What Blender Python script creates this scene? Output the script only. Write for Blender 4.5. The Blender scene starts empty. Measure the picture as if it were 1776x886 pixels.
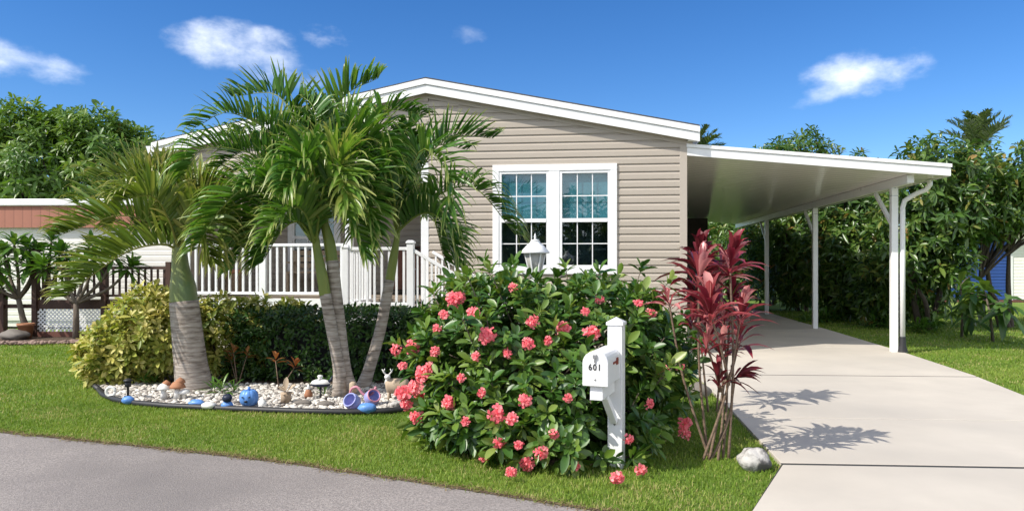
import bpy, math, numpy as np
from mathutils import Vector, Matrix
R = math.radians
rng = np.random.default_rng(7)
scene = bpy.context.scene
COL = scene.collection
F, CX, HY, CAMH = 1250.0, 888.0, 458.0, 1.55      # focal length, principal column, horizon row (photo pixels), eye height

def gp(px, py, z=0.0):
    """point of a horizontal plane at height z seen at a photo pixel"""
    Y = F * (CAMH - z) / (py - HY)
    return np.array(((px - CX) / F * Y, Y, z))
def at(px, py, Y):
    return np.array(((px - CX) / F * Y, Y, CAMH + (HY - py) / F * Y))
def nz(v):
    v = np.asarray(v, float)
    return v / np.maximum(np.linalg.norm(v, axis=-1, keepdims=True), 1e-9)

# ------------------------------------------------------------------ materials
def new_mat(name):
    m = bpy.data.materials.new(name); m.use_nodes = True
    nt = m.node_tree
    for n in list(nt.nodes): nt.nodes.remove(n)
    out = nt.nodes.new('ShaderNodeOutputMaterial')
    return m, nt, out
def N(nt, t, **kw):
    n = nt.nodes.new(t)
    for k, v in kw.items():
        if k in n.inputs: n.inputs[k].default_value = v
        else: setattr(n, k, v)
    return n
def rgb(c): return (c[0], c[1], c[2], 1)
def ramp(nt, stops):
    r = nt.nodes.new('ShaderNodeValToRGB')
    e = r.color_ramp.elements
    while len(e) < len(stops): e.new(0.5)
    for el, (p, c) in zip(e, stops): el.position = p; el.color = rgb(c)
    return r
def surf(name, c1, c2=None, scale=4, rough=0.6, bump=0.0, bscale=60, spec=0.4, detail=6, stretch=None, metallic=0, coat=0, lo=.3, hi=.7, c3=None, scale3=1.0):
    m, nt, out = new_mat(name)
    L = nt.links.new
    p = N(nt, 'ShaderNodeBsdfPrincipled', Roughness=rough, Metallic=metallic)
    p.inputs['Specular IOR Level'].default_value = spec
    p.inputs['Coat Weight'].default_value = coat
    tc = N(nt, 'ShaderNodeTexCoord')
    mp = N(nt, 'ShaderNodeMapping'); L(tc.outputs['Object'], mp.inputs['Vector'])
    if stretch: mp.inputs['Scale'].default_value = stretch
    if c2 is None: c2 = tuple(x * .88 for x in c1)
    n1 = N(nt, 'ShaderNodeTexNoise', Scale=scale, Detail=detail, Roughness=.6); L(mp.outputs[0], n1.inputs['Vector'])
    rp = ramp(nt, [(lo, c1), (hi, c2)]); L(n1.outputs['Fac'], rp.inputs[0])
    col = rp.outputs[0]
    if c3 is not None:
        n3 = N(nt, 'ShaderNodeTexNoise', Scale=scale3, Detail=4); L(mp.outputs[0], n3.inputs['Vector'])
        r3 = ramp(nt, [(.45, (0, 0, 0)), (.68, (1, 1, 1))]); L(n3.outputs['Fac'], r3.inputs[0])
        mx = N(nt, 'ShaderNodeMix', data_type='RGBA'); L(r3.outputs[0], mx.inputs[0])
        L(col, mx.inputs[6]); mx.inputs[7].default_value = rgb(c3); col = mx.outputs[2]
    L(col, p.inputs['Base Color'])
    rr = N(nt, 'ShaderNodeMapRange'); L(n1.outputs['Fac'], rr.inputs[0])
    rr.inputs[3].default_value = max(0, rough - .08); rr.inputs[4].default_value = min(1, rough + .1)
    L(rr.outputs[0], p.inputs['Roughness'])
    if bump:
        nb = N(nt, 'ShaderNodeTexNoise', Scale=bscale, Detail=5); L(mp.outputs[0], nb.inputs['Vector'])
        b = N(nt, 'ShaderNodeBump', Strength=bump, Distance=.02); L(nb.outputs['Fac'], b.inputs['Height'])
        L(b.outputs[0], p.inputs['Normal'])
    L(p.outputs[0], out.inputs[0])
    return m
def leafm(name, stops, tip=None, rough=.38, trans=.3, spec=.5, tcol=None, tip0=.75):
    """stops: colour ramp over the per-leaf random value; tip: colour blended in towards leaf ends"""
    m, nt, out = new_mat(name)
    L = nt.links.new
    a = N(nt, 'ShaderNodeAttribute', attribute_name='rnd')
    rp = ramp(nt, stops); L(a.outputs['Fac'], rp.inputs[0])
    col = rp.outputs[0]
    if tip:
        t = N(nt, 'ShaderNodeAttribute', attribute_name='along')
        mr = N(nt, 'ShaderNodeMapRange'); L(t.outputs['Fac'], mr.inputs[0])
        mr.inputs[1].default_value = tip0; mr.inputs[2].default_value = 1.02; mr.inputs[3].default_value = 0; mr.inputs[4].default_value = .85
        mx = N(nt, 'ShaderNodeMix', data_type='RGBA'); L(mr.outputs[0], mx.inputs[0]); L(col, mx.inputs[6])
        mx.inputs[7].default_value = rgb(tip); col = mx.outputs[2]
    p = N(nt, 'ShaderNodeBsdfPrincipled', Roughness=rough)
    p.inputs['Specular IOR Level'].default_value = spec
    L(col, p.inputs['Base Color'])
    tr = N(nt, 'ShaderNodeBsdfTranslucent')
    hs = N(nt, 'ShaderNodeHueSaturation', Hue=.49, Saturation=1.1, Value=1.5); L(col, hs.inputs['Color'])
    L(hs.outputs[0], tr.inputs['Color'])
    mix = N(nt, 'ShaderNodeMixShader'); mix.inputs[0].default_value = trans
    L(p.outputs[0], mix.inputs[1]); L(tr.outputs[0], mix.inputs[2]); L(mix.outputs[0], out.inputs[0])
    return m

M = {}
M['white'] = surf('white_paint', (.80, .80, .80), (.72, .72, .71), 3, .42, spec=.4)
M['white_metal'] = surf('white_aluminium', (.80, .80, .79), (.73, .73, .72), 2, .3, spec=.5)
M['vinyl'] = surf('white_vinyl', (.82, .82, .82), (.76, .76, .76), 5, .32, spec=.5)
M['siding'] = surf('tan_vinyl_siding', (.425, .372, .312), (.395, .345, .288), 1.6, .48, spec=.35, stretch=(.6, 1, 3), bump=.06, bscale=30)
M['trim_tan'] = surf('tan_trim', (.44, .387, .325), (.41, .36, .305), 2, .5)
M['shingle'] = surf('dark_shingle', (.05, .05, .05), (.10, .095, .09), 20, .9, bump=.5, bscale=50)
M['soffit'] = surf('soffit', (.72, .71, .68), (.66, .65, .62), 3, .5)
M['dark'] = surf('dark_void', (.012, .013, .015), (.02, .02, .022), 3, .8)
M['shade_teal'] = surf('teal_shade', (.075, .25, .31), (.06, .21, .27), 2, .7)
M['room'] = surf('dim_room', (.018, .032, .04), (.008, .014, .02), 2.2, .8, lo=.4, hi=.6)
M['decking'] = surf('deck_boards', (.33, .27, .21), (.26, .21, .16), 5, .7, stretch=(1, 12, 1))
M['concrete'] = surf('concrete', (.535, .485, .412), (.455, .412, .35), 1.1, .85, bump=.15, bscale=160, c3=(.425, .388, .336), scale3=.42, lo=.35, hi=.75)
M['joint'] = surf('joint_filler', (.05, .05, .048), (.03, .03, .03), 12, .9)
M['asphalt'] = surf('asphalt', (.335, .297, .273), (.20, .178, .166), 62, .9, bump=.5, bscale=120, c3=(.19, .17, .16), scale3=.5, detail=6, lo=.38, hi=.62)
M['soil'] = surf('soil', (.06, .04, .025), (.11, .075, .05), 14, .95, bump=.8, bscale=60)
M['lawn'] = surf('lawn_ground', (.10, .185, .02), (.18, .265, .036), 3, .95, bump=.9, bscale=180, c3=(.22, .28, .05), scale3=.45)
M['black_plastic'] = surf('black_plastic', (.018, .018, .02), (.028, .028, .03), 8, .5)
M['stone_white'] = None
M['boot'] = M['black_plastic']
M['brown_wood'] = surf('dark_brown_wood', (.075, .035, .024), (.05, .024, .017), 5, .6, stretch=(1, 1, .3))
M['brown_base'] = surf('red_brown_board', (.16, .065, .045), (.12, .05, .036), 4, .7)
M['blue_wall'] = surf('blue_siding', (.022, .07, .27), (.018, .058, .22), 2, .55)
M['neigh_white'] = surf('cream_wall', (.82, .80, .74), (.78, .75, .69), 2, .6)
M['bark'] = surf('bark', (.11, .085, .065), (.17, .14, .11), 9, .9, bump=.8, bscale=40, stretch=(1, 1, .25))
M['bark_dark'] = surf('bark_dark', (.06, .045, .033), (.10, .08, .06), 9, .9, bump=.8, bscale=40, stretch=(1, 1, .25))
M['cane'] = surf('cane', (.22, .15, .10), (.12, .08, .055), 30, .7, bump=.4, bscale=40, stretch=(.3, .3, 1.5))
M['rock'] = surf('grey_rock', (.46, .44, .41), (.10, .095, .09), 7, .85, bump=.9, bscale=18, lo=.44, hi=.56)
M['ceramic_white'] = surf('glazed_white', (.78, .77, .74), (.70, .68, .64), 6, .25, coat=.3)
M['ceramic_blue'] = surf('glazed_blue', (.13, .30, .66), (.08, .2, .5), 9, .4, bump=.2, bscale=25)
M['ceramic_lilac'] = surf('glazed_lilac', (.27, .33, .62), (.34, .30, .60), 3, .35)
M['ceramic_pink'] = surf('glazed_pink', (.62, .27, .32), (.5, .2, .26), 6, .35)
M['navy'] = surf('navy', (.015, .022, .05), (.01, .014, .03), 6, .4)
M['terracotta'] = surf('terracotta', (.40, .19, .10), (.3, .13, .07), 8, .8)
M['driftwood'] = surf('driftwood', (.50, .40, .29), (.34, .25, .17), 9, .8, stretch=(1, 1, .3), bump=.3, bscale=30)
M['wicker'] = surf('wicker', (.30, .21, .13), (.18, .12, .075), 40, .8, bump=.6, bscale=70)
M['red_decor'] = surf('red_decor', (.5, .06, .03), (.35, .04, .02), 8, .5)
M['cabinet'] = surf('dark_cabinet', (.035, .026, .022), (.02, .016, .014), 5, .5)
M['ink'] = surf('black_ink', (.015, .015, .015), (.02, .02, .02), 5, .5)
M['steel'] = surf('steel', (.5, .5, .5), (.4, .4, .4), 9, .35, metallic=.9)
M['flag'] = surf('flag_brown_red', (.28, .06, .04), (.2, .045, .03), 9, .5)

def mat_fn(name, fn):
    m, nt, out = new_mat(name); fn(nt, out); M[name] = m
def f_glass(nt, out):
    L = nt.links.new
    g = N(nt, 'ShaderNodeBsdfGlossy', Roughness=.015); t = N(nt, 'ShaderNodeBsdfTransparent'); t.inputs[0].default_value = (.86, .93, .93, 1)
    lw_ = N(nt, 'ShaderNodeLayerWeight', Blend=.5); pw = N(nt, 'ShaderNodeMath', operation='POWER'); L(lw_.outputs['Facing'], pw.inputs[0]); pw.inputs[1].default_value = 4.0
    f = N(nt, 'ShaderNodeMapRange'); L(pw.outputs[0], f.inputs[0]); f.inputs[3].default_value = .07; f.inputs[4].default_value = .95; mx = N(nt, 'ShaderNodeMixShader')
    nb = N(nt, 'ShaderNodeTexNoise', Scale=1.3, Detail=2); b = N(nt, 'ShaderNodeBump', Strength=.03, Distance=.05)
    tc = N(nt, 'ShaderNodeTexCoord'); L(tc.outputs['Object'], nb.inputs['Vector']); L(nb.outputs['Fac'], b.inputs['Height']); L(b.outputs[0], g.inputs['Normal'])
    L(f.outputs[0], mx.inputs[0]); L(t.outputs[0], mx.inputs[1]); L(g.outputs[0], mx.inputs[2]); L(mx.outputs[0], out.inputs[0])
mat_fn('glass', f_glass)
def f_frost(nt, out):
    L = nt.links.new
    p = N(nt, 'ShaderNodeBsdfPrincipled', Roughness=.35); p.inputs['Base Color'].default_value = (.62, .61, .57, 1)
    tr = N(nt, 'ShaderNodeBsdfTranslucent'); tr.inputs[0].default_value = (.7, .69, .65, 1)
    mx = N(nt, 'ShaderNodeMixShader'); mx.inputs[0].default_value = .45
    L(p.outputs[0], mx.inputs[1]); L(tr.outputs[0], mx.inputs[2]); L(mx.outputs[0], out.inputs[0])
mat_fn('frosted', f_frost)
def f_ceiling(nt, out):      # ribbed aluminium carport pans, glossy enamel
    L = nt.links.new
    p = N(nt, 'ShaderNodeBsdfPrincipled', Roughness=.16); p.inputs['Base Color'].default_value = (.80, .775, .72, 1); p.inputs['Specular IOR Level'].default_value = .75
    tc = N(nt, 'ShaderNodeTexCoord'); w = N(nt, 'ShaderNodeTexWave', Scale=1.3, Distortion=0, bands_direction='Y', wave_profile='SIN')
    L(tc.outputs['Object'], w.inputs['Vector'])
    rp = ramp(nt, [(0, (0, 0, 0)), (.12, (1, 1, 1))]); L(w.outputs['Fac'], rp.inputs[0])
    b = N(nt, 'ShaderNodeBump', Strength=.7, Distance=.03); L(rp.outputs[0], b.inputs['Height'])
    L(b.outputs[0], p.inputs['Normal']); L(p.outputs[0], out.inputs[0])
mat_fn('ceiling', f_ceiling)
def f_trunk(nt, out):        # ringed grey palm trunk
    L = nt.links.new
    tc = N(nt, 'ShaderNodeTexCoord'); p = N(nt, 'ShaderNodeBsdfPrincipled', Roughness=.85)
    w = N(nt, 'ShaderNodeTexWave', Scale=5.2, Distortion=.9, bands_direction='Z', wave_profile='SAW'); w.inputs['Detail'].default_value = 3; w.inputs['Detail Scale'].default_value = 2.0
    L(tc.outputs['Object'], w.inputs['Vector'])
    n = N(nt, 'ShaderNodeTexNoise', Scale=6, Detail=8); mp = N(nt, 'ShaderNodeMapping'); mp.inputs['Scale'].default_value = (1, 1, 5)
    L(tc.outputs['Object'], mp.inputs[0]); L(mp.outputs[0], n.inputs['Vector'])
    r1 = ramp(nt, [(.3, (.19, .15, .12)), (.52, (.42, .365, .315)), (.72, (.54, .48, .425))]); L(n.outputs['Fac'], r1.inputs[0])
    r2 = ramp(nt, [(.0, (.36, .31, .28)), (.07, (.62, .58, .55)), (.2, (1, 1, 1)), (.9, (.92, .9, .88))]); L(w.outputs['Fac'], r2.inputs[0])
    mx = N(nt, 'ShaderNodeMix', data_type='RGBA', blend_type='MULTIPLY'); mx.inputs[0].default_value = .8
    L(r1.outputs[0], mx.inputs[6]); L(r2.outputs[0], mx.inputs[7]); L(mx.outputs[2], p.inputs['Base Color'])
    ad = N(nt, 'ShaderNodeMath', operation='ADD'); L(w.outputs['Fac'], ad.inputs[0]); L(n.outputs['Fac'], ad.inputs[1])
    b = N(nt, 'ShaderNodeBump', Strength=.6, Distance=.015); L(ad.outputs[0], b.inputs['Height']); L(b.outputs[0], p.inputs['Normal'])
    L(p.outputs[0], out.inputs[0])
mat_fn('palm_trunk', f_trunk)
M['crownshaft_yellow'] = surf('crownshaft_yellow', (.235, .26, .045), (.16, .22, .05), 3, .4, stretch=(3, 3, .5))
M['crownshaft_green'] = surf('crownshaft_green', (.10, .17, .07), (.16, .20, .06), 2.5, .4, stretch=(2, 2, .8), c3=(.22, .24, .07), scale3=3)
def f_stones(nt, out):
    L = nt.links.new
    a = N(nt, 'ShaderNodeAttribute', attribute_name='rnd'); p = N(nt, 'ShaderNodeBsdfPrincipled', Roughness=.75)
    rp = ramp(nt, [(0, (.16, .14, .12)), (.22, (.36, .32, .28)), (.55, (.56, .52, .465)), (.8, (.66, .62, .55)), (1, (.74, .71, .66))]); L(a.outputs['Fac'], rp.inputs[0])
    n = N(nt, 'ShaderNodeTexNoise', Scale=40, Detail=4); tc = N(nt, 'ShaderNodeTexCoord'); L(tc.outputs['Object'], n.inputs['Vector'])
    b = N(nt, 'ShaderNodeBump', Strength=.4, Distance=.01); L(n.outputs['Fac'], b.inputs['Height']); L(b.outputs[0], p.inputs['Normal'])
    L(rp.outputs[0], p.inputs['Base Color']); L(p.outputs[0], out.inputs[0])
mat_fn('stones', f_stones)
def f_fascia(nt, out):       # vertical brown-red boards of the neighbour's roof band
    L = nt.links.new
    tc = N(nt, 'ShaderNodeTexCoord'); p = N(nt, 'ShaderNodeBsdfPrincipled', Roughness=.6)
    w = N(nt, 'ShaderNodeTexWave', Scale=1.45, bands_direction='X', wave_profile='SAW'); L(tc.outputs['Object'], w.inputs['Vector'])
    rp = ramp(nt, [(0, (.13, .048, .032)), (.08, (.36, .145, .095)), (1, (.33, .132, .086))]); L(w.outputs['Fac'], rp.inputs[0])
    L(rp.outputs[0], p.inputs['Base Color']); b = N(nt, 'ShaderNodeBump', Strength=.4, Distance=.02); L(w.outputs['Fac'], b.inputs['Height'])
    L(b.outputs[0], p.inputs['Normal']); L(p.outputs[0], out.inputs[0])
mat_fn('board_fascia', f_fascia)
M['leaf_palm'] = leafm('palm_leaf', [(0, (.04, .115, .016)), (.5, (.082, .19, .026)), (.85, (.16, .265, .042)), (1, (.27, .30, .07))], tip=(.40, .40, .12), rough=.34, trans=.32, tip0=.74)
M['leaf_palm_lime'] = leafm('palm_leaf_lime', [(0, (.08, .155, .02)), (.5, (.145, .22, .032)), (.85, (.23, .275, .05)), (1, (.34, .31, .09))], tip=(.38, .33, .11), rough=.38, trans=.25, tip0=.7)
M['leaf_palm_far'] = leafm('palm_leaf_far', [(0, (.04, .08, .015)), (1, (.10, .14, .03))], trans=.2)
M['leaf_gold'] = leafm('golden_leaf', [(0, (.10, .16, .02)), (.4, (.29, .34, .055)), (.65, (.54, .51, .13)), (1, (.66, .59, .26))], rough=.5, trans=.25)
M['leaf_hedge'] = leafm('hedge_leaf', [(0, (.02, .055, .010)), (.6, (.04, .098, .016)), (1, (.09, .16, .028))], rough=.35, trans=.15)
M['leaf_ixora'] = leafm('ixora_leaf', [(0, (.022, .07, .012)), (.45, (.06, .145, .02)), (.8, (.15, .24, .036)), (1, (.24, .30, .07))], rough=.4, trans=.22, spec=.6)
M['leaf_tree'] = leafm('tree_leaf', [(0, (.04, .105, .013)), (.5, (.09, .175, .023)), (.9, (.17, .26, .042)), (1, (.24, .25, .06))], rough=.4, trans=.3)
M['leaf_gape'] = leafm('broad_leaf', [(0, (.03, .08, .014)), (.5, (.065, .135, .022)), (.85, (.135, .20, .036)), (.95, (.23, .21, .05)), (1, (.28, .18, .05))], rough=.33, trans=.28)
M['leaf_ti'] = leafm('ti_leaf', [(0, (.08, .009, .014)), (.35, (.20, .026, .034)), (.6, (.44, .10, .10)), (1, (.68, .34, .31))], tip=(.42, .05, .055), rough=.3, trans=.25, spec=.55)
M['leaf_ti_dark'] = leafm('ti_leaf_dark', [(0, (.055, .007, .010)), (.6, (.13, .015, .020)), (1, (.24, .03, .04))], rough=.48, trans=.22, spec=.3)
M['leaf_plum'] = leafm('plumeria_leaf', [(0, (.04, .11, .016)), (.6, (.075, .17, .022)), (1, (.14, .24, .04))], rough=.35, trans=.25)
M['leaf_red'] = leafm('red_croton_leaf', [(0, (.10, .10, .02)), (.5, (.22, .07, .02)), (1, (.32, .16, .05))], rough=.4)
M['petal'] = leafm('coral_petal', [(0, (.72, .10, .14)), (.5, (.88, .20, .23)), (1, (.93, .42, .40))], rough=.55, trans=.25, spec=.25)
M['grass'] = leafm('grass_blade', [(0, (.085, .165, .015)), (.4, (.16, .255, .03)), (.8, (.26, .34, .058)), (1, (.46, .39, .17))], rough=.55, trans=.3, spec=.25)

# ------------------------------------------------------------------ mesh helpers
def mesh_np(name, V, Q, mat, parent=None, off=None, attrs=None, smooth=True):
    V = np.asarray(V, np.float32)
    if off is not None: V = V - np.asarray(off, np.float32)
    Q = np.asarray(Q, np.int32)
    me = bpy.data.meshes.new(name)
    me.vertices.add(len(V)); me.vertices.foreach_set('co', V.ravel())
    me.loops.add(Q.size); me.loops.foreach_set('vertex_index', Q.ravel())
    k = Q.shape[1]
    me.polygons.add(len(Q)); me.polygons.foreach_set('loop_start', np.arange(0, Q.size, k, dtype=np.int32))
    try: me.polygons.foreach_set('loop_total', np.full(len(Q), k, np.int32))
    except Exception: pass
    for a, vals in (attrs or {}).items():
        at_ = me.attributes.new(a, 'FLOAT', 'POINT'); at_.data.foreach_set('value', np.asarray(vals, np.float32).ravel())
    me.update(calc_edges=True)
    me.polygons.foreach_set('use_smooth', np.full(len(Q), smooth, bool))
    me.materials.append(mat)
    o = bpy.data.objects.new(name, me); COL.objects.link(o)
    if parent is not None: o.parent = parent
    return o

class LB:
    """collects vectorised leaves/strips, builds one mesh"""
    def __init__(s): s.V, s.Q, s.r, s.t, s.n = [], [], [], [], 0
    def add(s, V, Q, r, t):
        s.V.append(V); s.Q.append(Q + s.n); s.r.append(r); s.t.append(t); s.n += len(V)
    def leaves(s, pos, d, up, L, W, droop=0.0, fold=.25, prof=None, curl=2.0, rnd=None, twist=None):
        pos = np.atleast_2d(pos); n = len(pos)
        if n == 0: return
        d = nz(d); up = np.broadcast_to(np.asarray(up, float), (n, 3))
        L = np.broadcast_to(np.asarray(L, float), (n,)); W = np.broadcast_to(np.asarray(W, float), (n,)); droop = np.broadcast_to(np.asarray(droop, float), (n,))
        side = nz(np.cross(d, up + 1e-4)); nr = np.cross(side, d)
        if twist is not None:
            c, sn = np.cos(twist)[:, None], np.sin(twist)[:, None]
            side, nr = side * c + nr * sn, nr * c - side * sn
        prof = prof or [(0, .12), (.3, .85), (.6, 1.0), (.85, .6), (1, .04)]
        rows = len(prof)
        out = np.zeros((n, rows, 3, 3))
        for i, (t, w) in enumerate(prof):
            c = pos + d * (L * t)[:, None]; c[:, 2] -= droop * L * t ** curl
            hw = (W * w * .5)[:, None]
            out[:, i, 1] = c
            out[:, i, 0] = c - side * hw + nr * hw * fold * 2
            out[:, i, 2] = c + side * hw + nr * hw * fold * 2
        base = np.arange(n)[:, None, None] * rows * 3
        q = []
        for i in range(rows - 1):
            for j in range(2):
                a = i * 3 + j; q.append((a, a + 1, a + 4, a + 3))
        Q = (np.array(q)[None] + base).reshape(-1, 4)
        r = rng.random(n) if rnd is None else np.broadcast_to(rnd, (n,))
        s.add(out.reshape(-1, 3), Q, np.repeat(r, rows * 3), np.tile(np.repeat([p[0] for p in prof], 3), n))
    def rosettes(s, cen, axis, nl, L, W, elev=(5, 60), droop=.15, fold=.2, lvar=.25, prof=None, rnd=None, rvar=.35):
        cen = np.atleast_2d(cen); axis = nz(np.atleast_2d(axis)); n = len(cen)
        a0 = nz(np.cross(axis, rng.normal(size=(n, 3)))); b0 = np.cross(axis, a0)
        k = np.arange(nl)
        th = k[None] * 2.39996 + rng.random((n, 1)) * 6.28 + rng.normal(0, .2, (n, nl))
        el = np.radians(np.linspace(elev[0], elev[1], nl))[None] + rng.normal(0, .12, (n, nl))
        d = (a0[:, None] * np.cos(th)[..., None] + b0[:, None] * np.sin(th)[..., None]) * np.cos(el)[..., None] + axis[:, None] * np.sin(el)[..., None]
        Ls = L * (1 + rng.normal(0, lvar, (n, nl))).clip(.45, 1.6)
        ps = np.repeat(cen[:, None], nl, 1) + d * .01 + axis[:, None] * (np.linspace(-.25, .15, nl)[None, :, None] * L)
        base = rng.random(n) if rnd is None else np.broadcast_to(rnd, (n,))
        rr = np.clip(base[:, None] * (1 - rvar) + rng.random((n, nl)) * rvar + np.linspace(-.1, .1, nl)[None], 0, 1)
        ax = np.repeat(axis[:, None], nl, 1)
        s.leaves(ps.reshape(-1, 3), d.reshape(-1, 3), ax.reshape(-1, 3), Ls.ravel(), (Ls * W / L).ravel(), droop, fold, prof, rnd=rr.ravel())
    def tube(s, pts, rad, k=8, rnd=.3):
        pts = np.asarray(pts, float); m = len(pts); rad = np.broadcast_to(np.asarray(rad, float), (m,))
        T = nz(np.gradient(pts, axis=0))
        ref = np.array((0, 0, 1.)) if abs(T[0][2]) < .8 else np.array((1., 0, 0))
        A = nz(np.cross(T, ref)); B = np.cross(T, A)
        th = np.arange(k) * 2 * np.pi / k
        V = pts[:, None] + (A[:, None] * np.cos(th)[None, :, None] + B[:, None] * np.sin(th)[None, :, None]) * rad[:, None, None]
        q = []
        for i in range(m - 1):
            for j in range(k): q.append((i * k + j, i * k + (j + 1) % k, (i + 1) * k + (j + 1) % k, (i + 1) * k + j))
        V = V.reshape(-1, 3)
        # closing caps
        V = np.vstack([V, pts[:1], pts[-1:]]); c0, c1 = m * k, m * k + 1
        for j in range(0, k, 2):
            q.append((c0, (j + 2) % k, (j + 1) % k, j)); o = (m - 1) * k; q.append((c1, o + j, o + (j + 1) % k, o + (j + 2) % k))
        s.add(V, np.array(q), np.full(len(V), rnd), np.zeros(len(V)))
    def build(s, name, mat, parent=None, off=None, smooth=True):
        return mesh_np(name, np.vstack(s.V), np.vstack(s.Q), mat, parent, off, {'rnd': np.concatenate(s.r), 'along': np.concatenate(s.t)}, smooth)

class MB:
    """collects polygons, builds one mesh"""
    def __init__(s): s.v, s.f, s.sm = [], [], []
    def add(s, vs, fs, smooth=False):
        n = len(s.v); s.v += [tuple(map(float, p)) for p in vs]; s.f += [tuple(i + n for i in f) for f in fs]; s.sm += [smooth] * len(fs); return s
    def box(s, x0, x1, y0, y1, z0, z1, mtx=None, taper=1.0):
        cx, cy = (x0 + x1) / 2, (y0 + y1) / 2
        t = lambda x, c: c + (x - c) * taper
        vs = [(x0, y0, z0), (x1, y0, z0), (x1, y1, z0), (x0, y1, z0), (t(x0, cx), t(y0, cy), z1), (t(x1, cx), t(y0, cy), z1), (t(x1, cx), t(y1, cy), z1), (t(x0, cx), t(y1, cy), z1)]
        if mtx is not None: vs = [mtx @ Vector(p) for p in vs]
        return s.add(vs, [(0, 3, 2, 1), (4, 5, 6, 7), (0, 1, 5, 4), (1, 2, 6, 5), (2, 3, 7, 6), (3, 0, 4, 7)])
    def bar(s, a, b, w, h, up=(0, 0, 1)):
        """rectangular bar from a to b"""
        a, b = Vector(a), Vector(b); d = (b - a).normalized(); up = Vector(up)
        sd = d.cross(up).normalized(); u = sd.cross(d)
        vs = []
        for p in (a, b):
            for (i, j) in ((-1, -1), (1, -1), (1, 1), (-1, 1)): vs.append(p + sd * i * w / 2 + u * j * h / 2)
        return s.add(vs, [(0, 1, 2, 3), (7, 6, 5, 4), (0, 4, 5, 1), (1, 5, 6, 2), (2, 6, 7, 3), (3, 7, 4, 0)])
    def prism(s, poly, axis, a0, a1):
        """poly: 2-D outline, extruded along axis ('x','y','z') from a0 to a1"""
        def P(u, v, w): return {'x': (w, u, v), 'y': (u, w, v), 'z': (u, v, w)}[axis]
        n = len(poly); vs = [P(u, v, a0) for u, v in poly] + [P(u, v, a1) for u, v in poly]
        fs = [tuple(range(n))[::-1], tuple(range(n, 2 * n))] + [(i, (i + 1) % n, n + (i + 1) % n, n + i) for i in range(n)]
        return s.add(vs, fs)
    def lathe(s, prof, c=(0, 0, 0), k=20, sx=1, sy=1):
        vs, fs = [], []
        for r, z in prof:
            for j in range(k):
                a = 2 * math.pi * j / k; vs.append((c[0] + r * sx * math.cos(a), c[1] + r * sy * math.sin(a), c[2] + z))
        for i in range(len(prof) - 1):
            for j in range(k): fs.append((i * k + j, i * k + (j + 1) % k, (i + 1) * k + (j + 1) % k, (i + 1) * k + j))
        fs.append(tuple(range(k))[::-1]); fs.append(tuple((len(prof) - 1) * k + j for j in range(k)))
        return s.add(vs, fs, True)
    def tube(s, pts, rad, k=10):
        pts = [Vector(p) for p in pts]; m = len(pts); rad = [rad] * m if np.isscalar(rad) else list(rad)
        vs, fs = [], []; A = None
        for i, p in enumerate(pts):
            d = (pts[min(i + 1, m - 1)] - pts[max(i - 1, 0)]).normalized()
            if A is None: A = d.cross(Vector((0, 0, 1)) if abs(d.z) < .8 else Vector((1, 0, 0))).normalized()
            A = (A - d * A.dot(d)).normalized(); B = d.cross(A)
            for j in range(k):
                a = 2 * math.pi * j / k; vs.append(p + (A * math.cos(a) + B * math.sin(a)) * rad[i])
        for i in range(m - 1):
            for j in range(k): fs.append((i * k + j, i * k + (j + 1) % k, (i + 1) * k + (j + 1) % k, (i + 1) * k + j))
        fs.append(tuple(range(k))[::-1]); fs.append(tuple((m - 1) * k + j for j in range(k)))
        return s.add(vs, fs, True)
    def ball(s, c, r, k=16, rows=10, bump=0, seed=0):
        rg = np.random.default_rng(seed); ph = rg.random(6) * 6.28; r = (r, r, r) if np.isscalar(r) else r
        vs, fs = [], []
        for i in range(rows + 1):
            f = math.pi * i / rows
            for j in range(k):
                a = 2 * math.pi * j / k; d = np.array((math.sin(f) * math.cos(a), math.sin(f) * math.sin(a), math.cos(f)))
                q = 1 + bump * (math.sin(3 * d[0] + ph[0]) * math.sin(4 * d[1] + ph[1]) + .6 * math.sin(6 * d[2] + 5 * d[0] + ph[2]) + .4 * math.sin(9 * d[1] - 7 * d[2] + ph[3]))
                vs.append((c[0] + d[0] * r[0] * q, c[1] + d[1] * r[1] * q, c[2] + d[2] * r[2] * q))
        for i in range(rows):
            for j in range(k): fs.append((i * k + j, (i + 1) * k + j, (i + 1) * k + (j + 1) % k, i * k + (j + 1) % k))
        return s.add(vs, fs, True)
    def build(s, name, mat, parent=None, off=None, bevel=0):
        me = bpy.data.meshes.new(name)
        v = s.v if off is None else [(p[0] - off[0], p[1] - off[1], p[2] - off[2]) for p in s.v]
        me.from_pydata(v, [], s.f); me.update()
        me.polygons.foreach_set('use_smooth', np.array(s.sm, bool))
        me.materials.append(mat)
        o = bpy.data.objects.new(name, me); COL.objects.link(o)
        if parent is not None: o.parent = parent
        if bevel:
            b = o.modifiers.new('bevel', 'BEVEL'); b.width = bevel; b.segments = 2; b.limit_method = 'ANGLE'; b.angle_limit = R(40)
        return o

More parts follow.
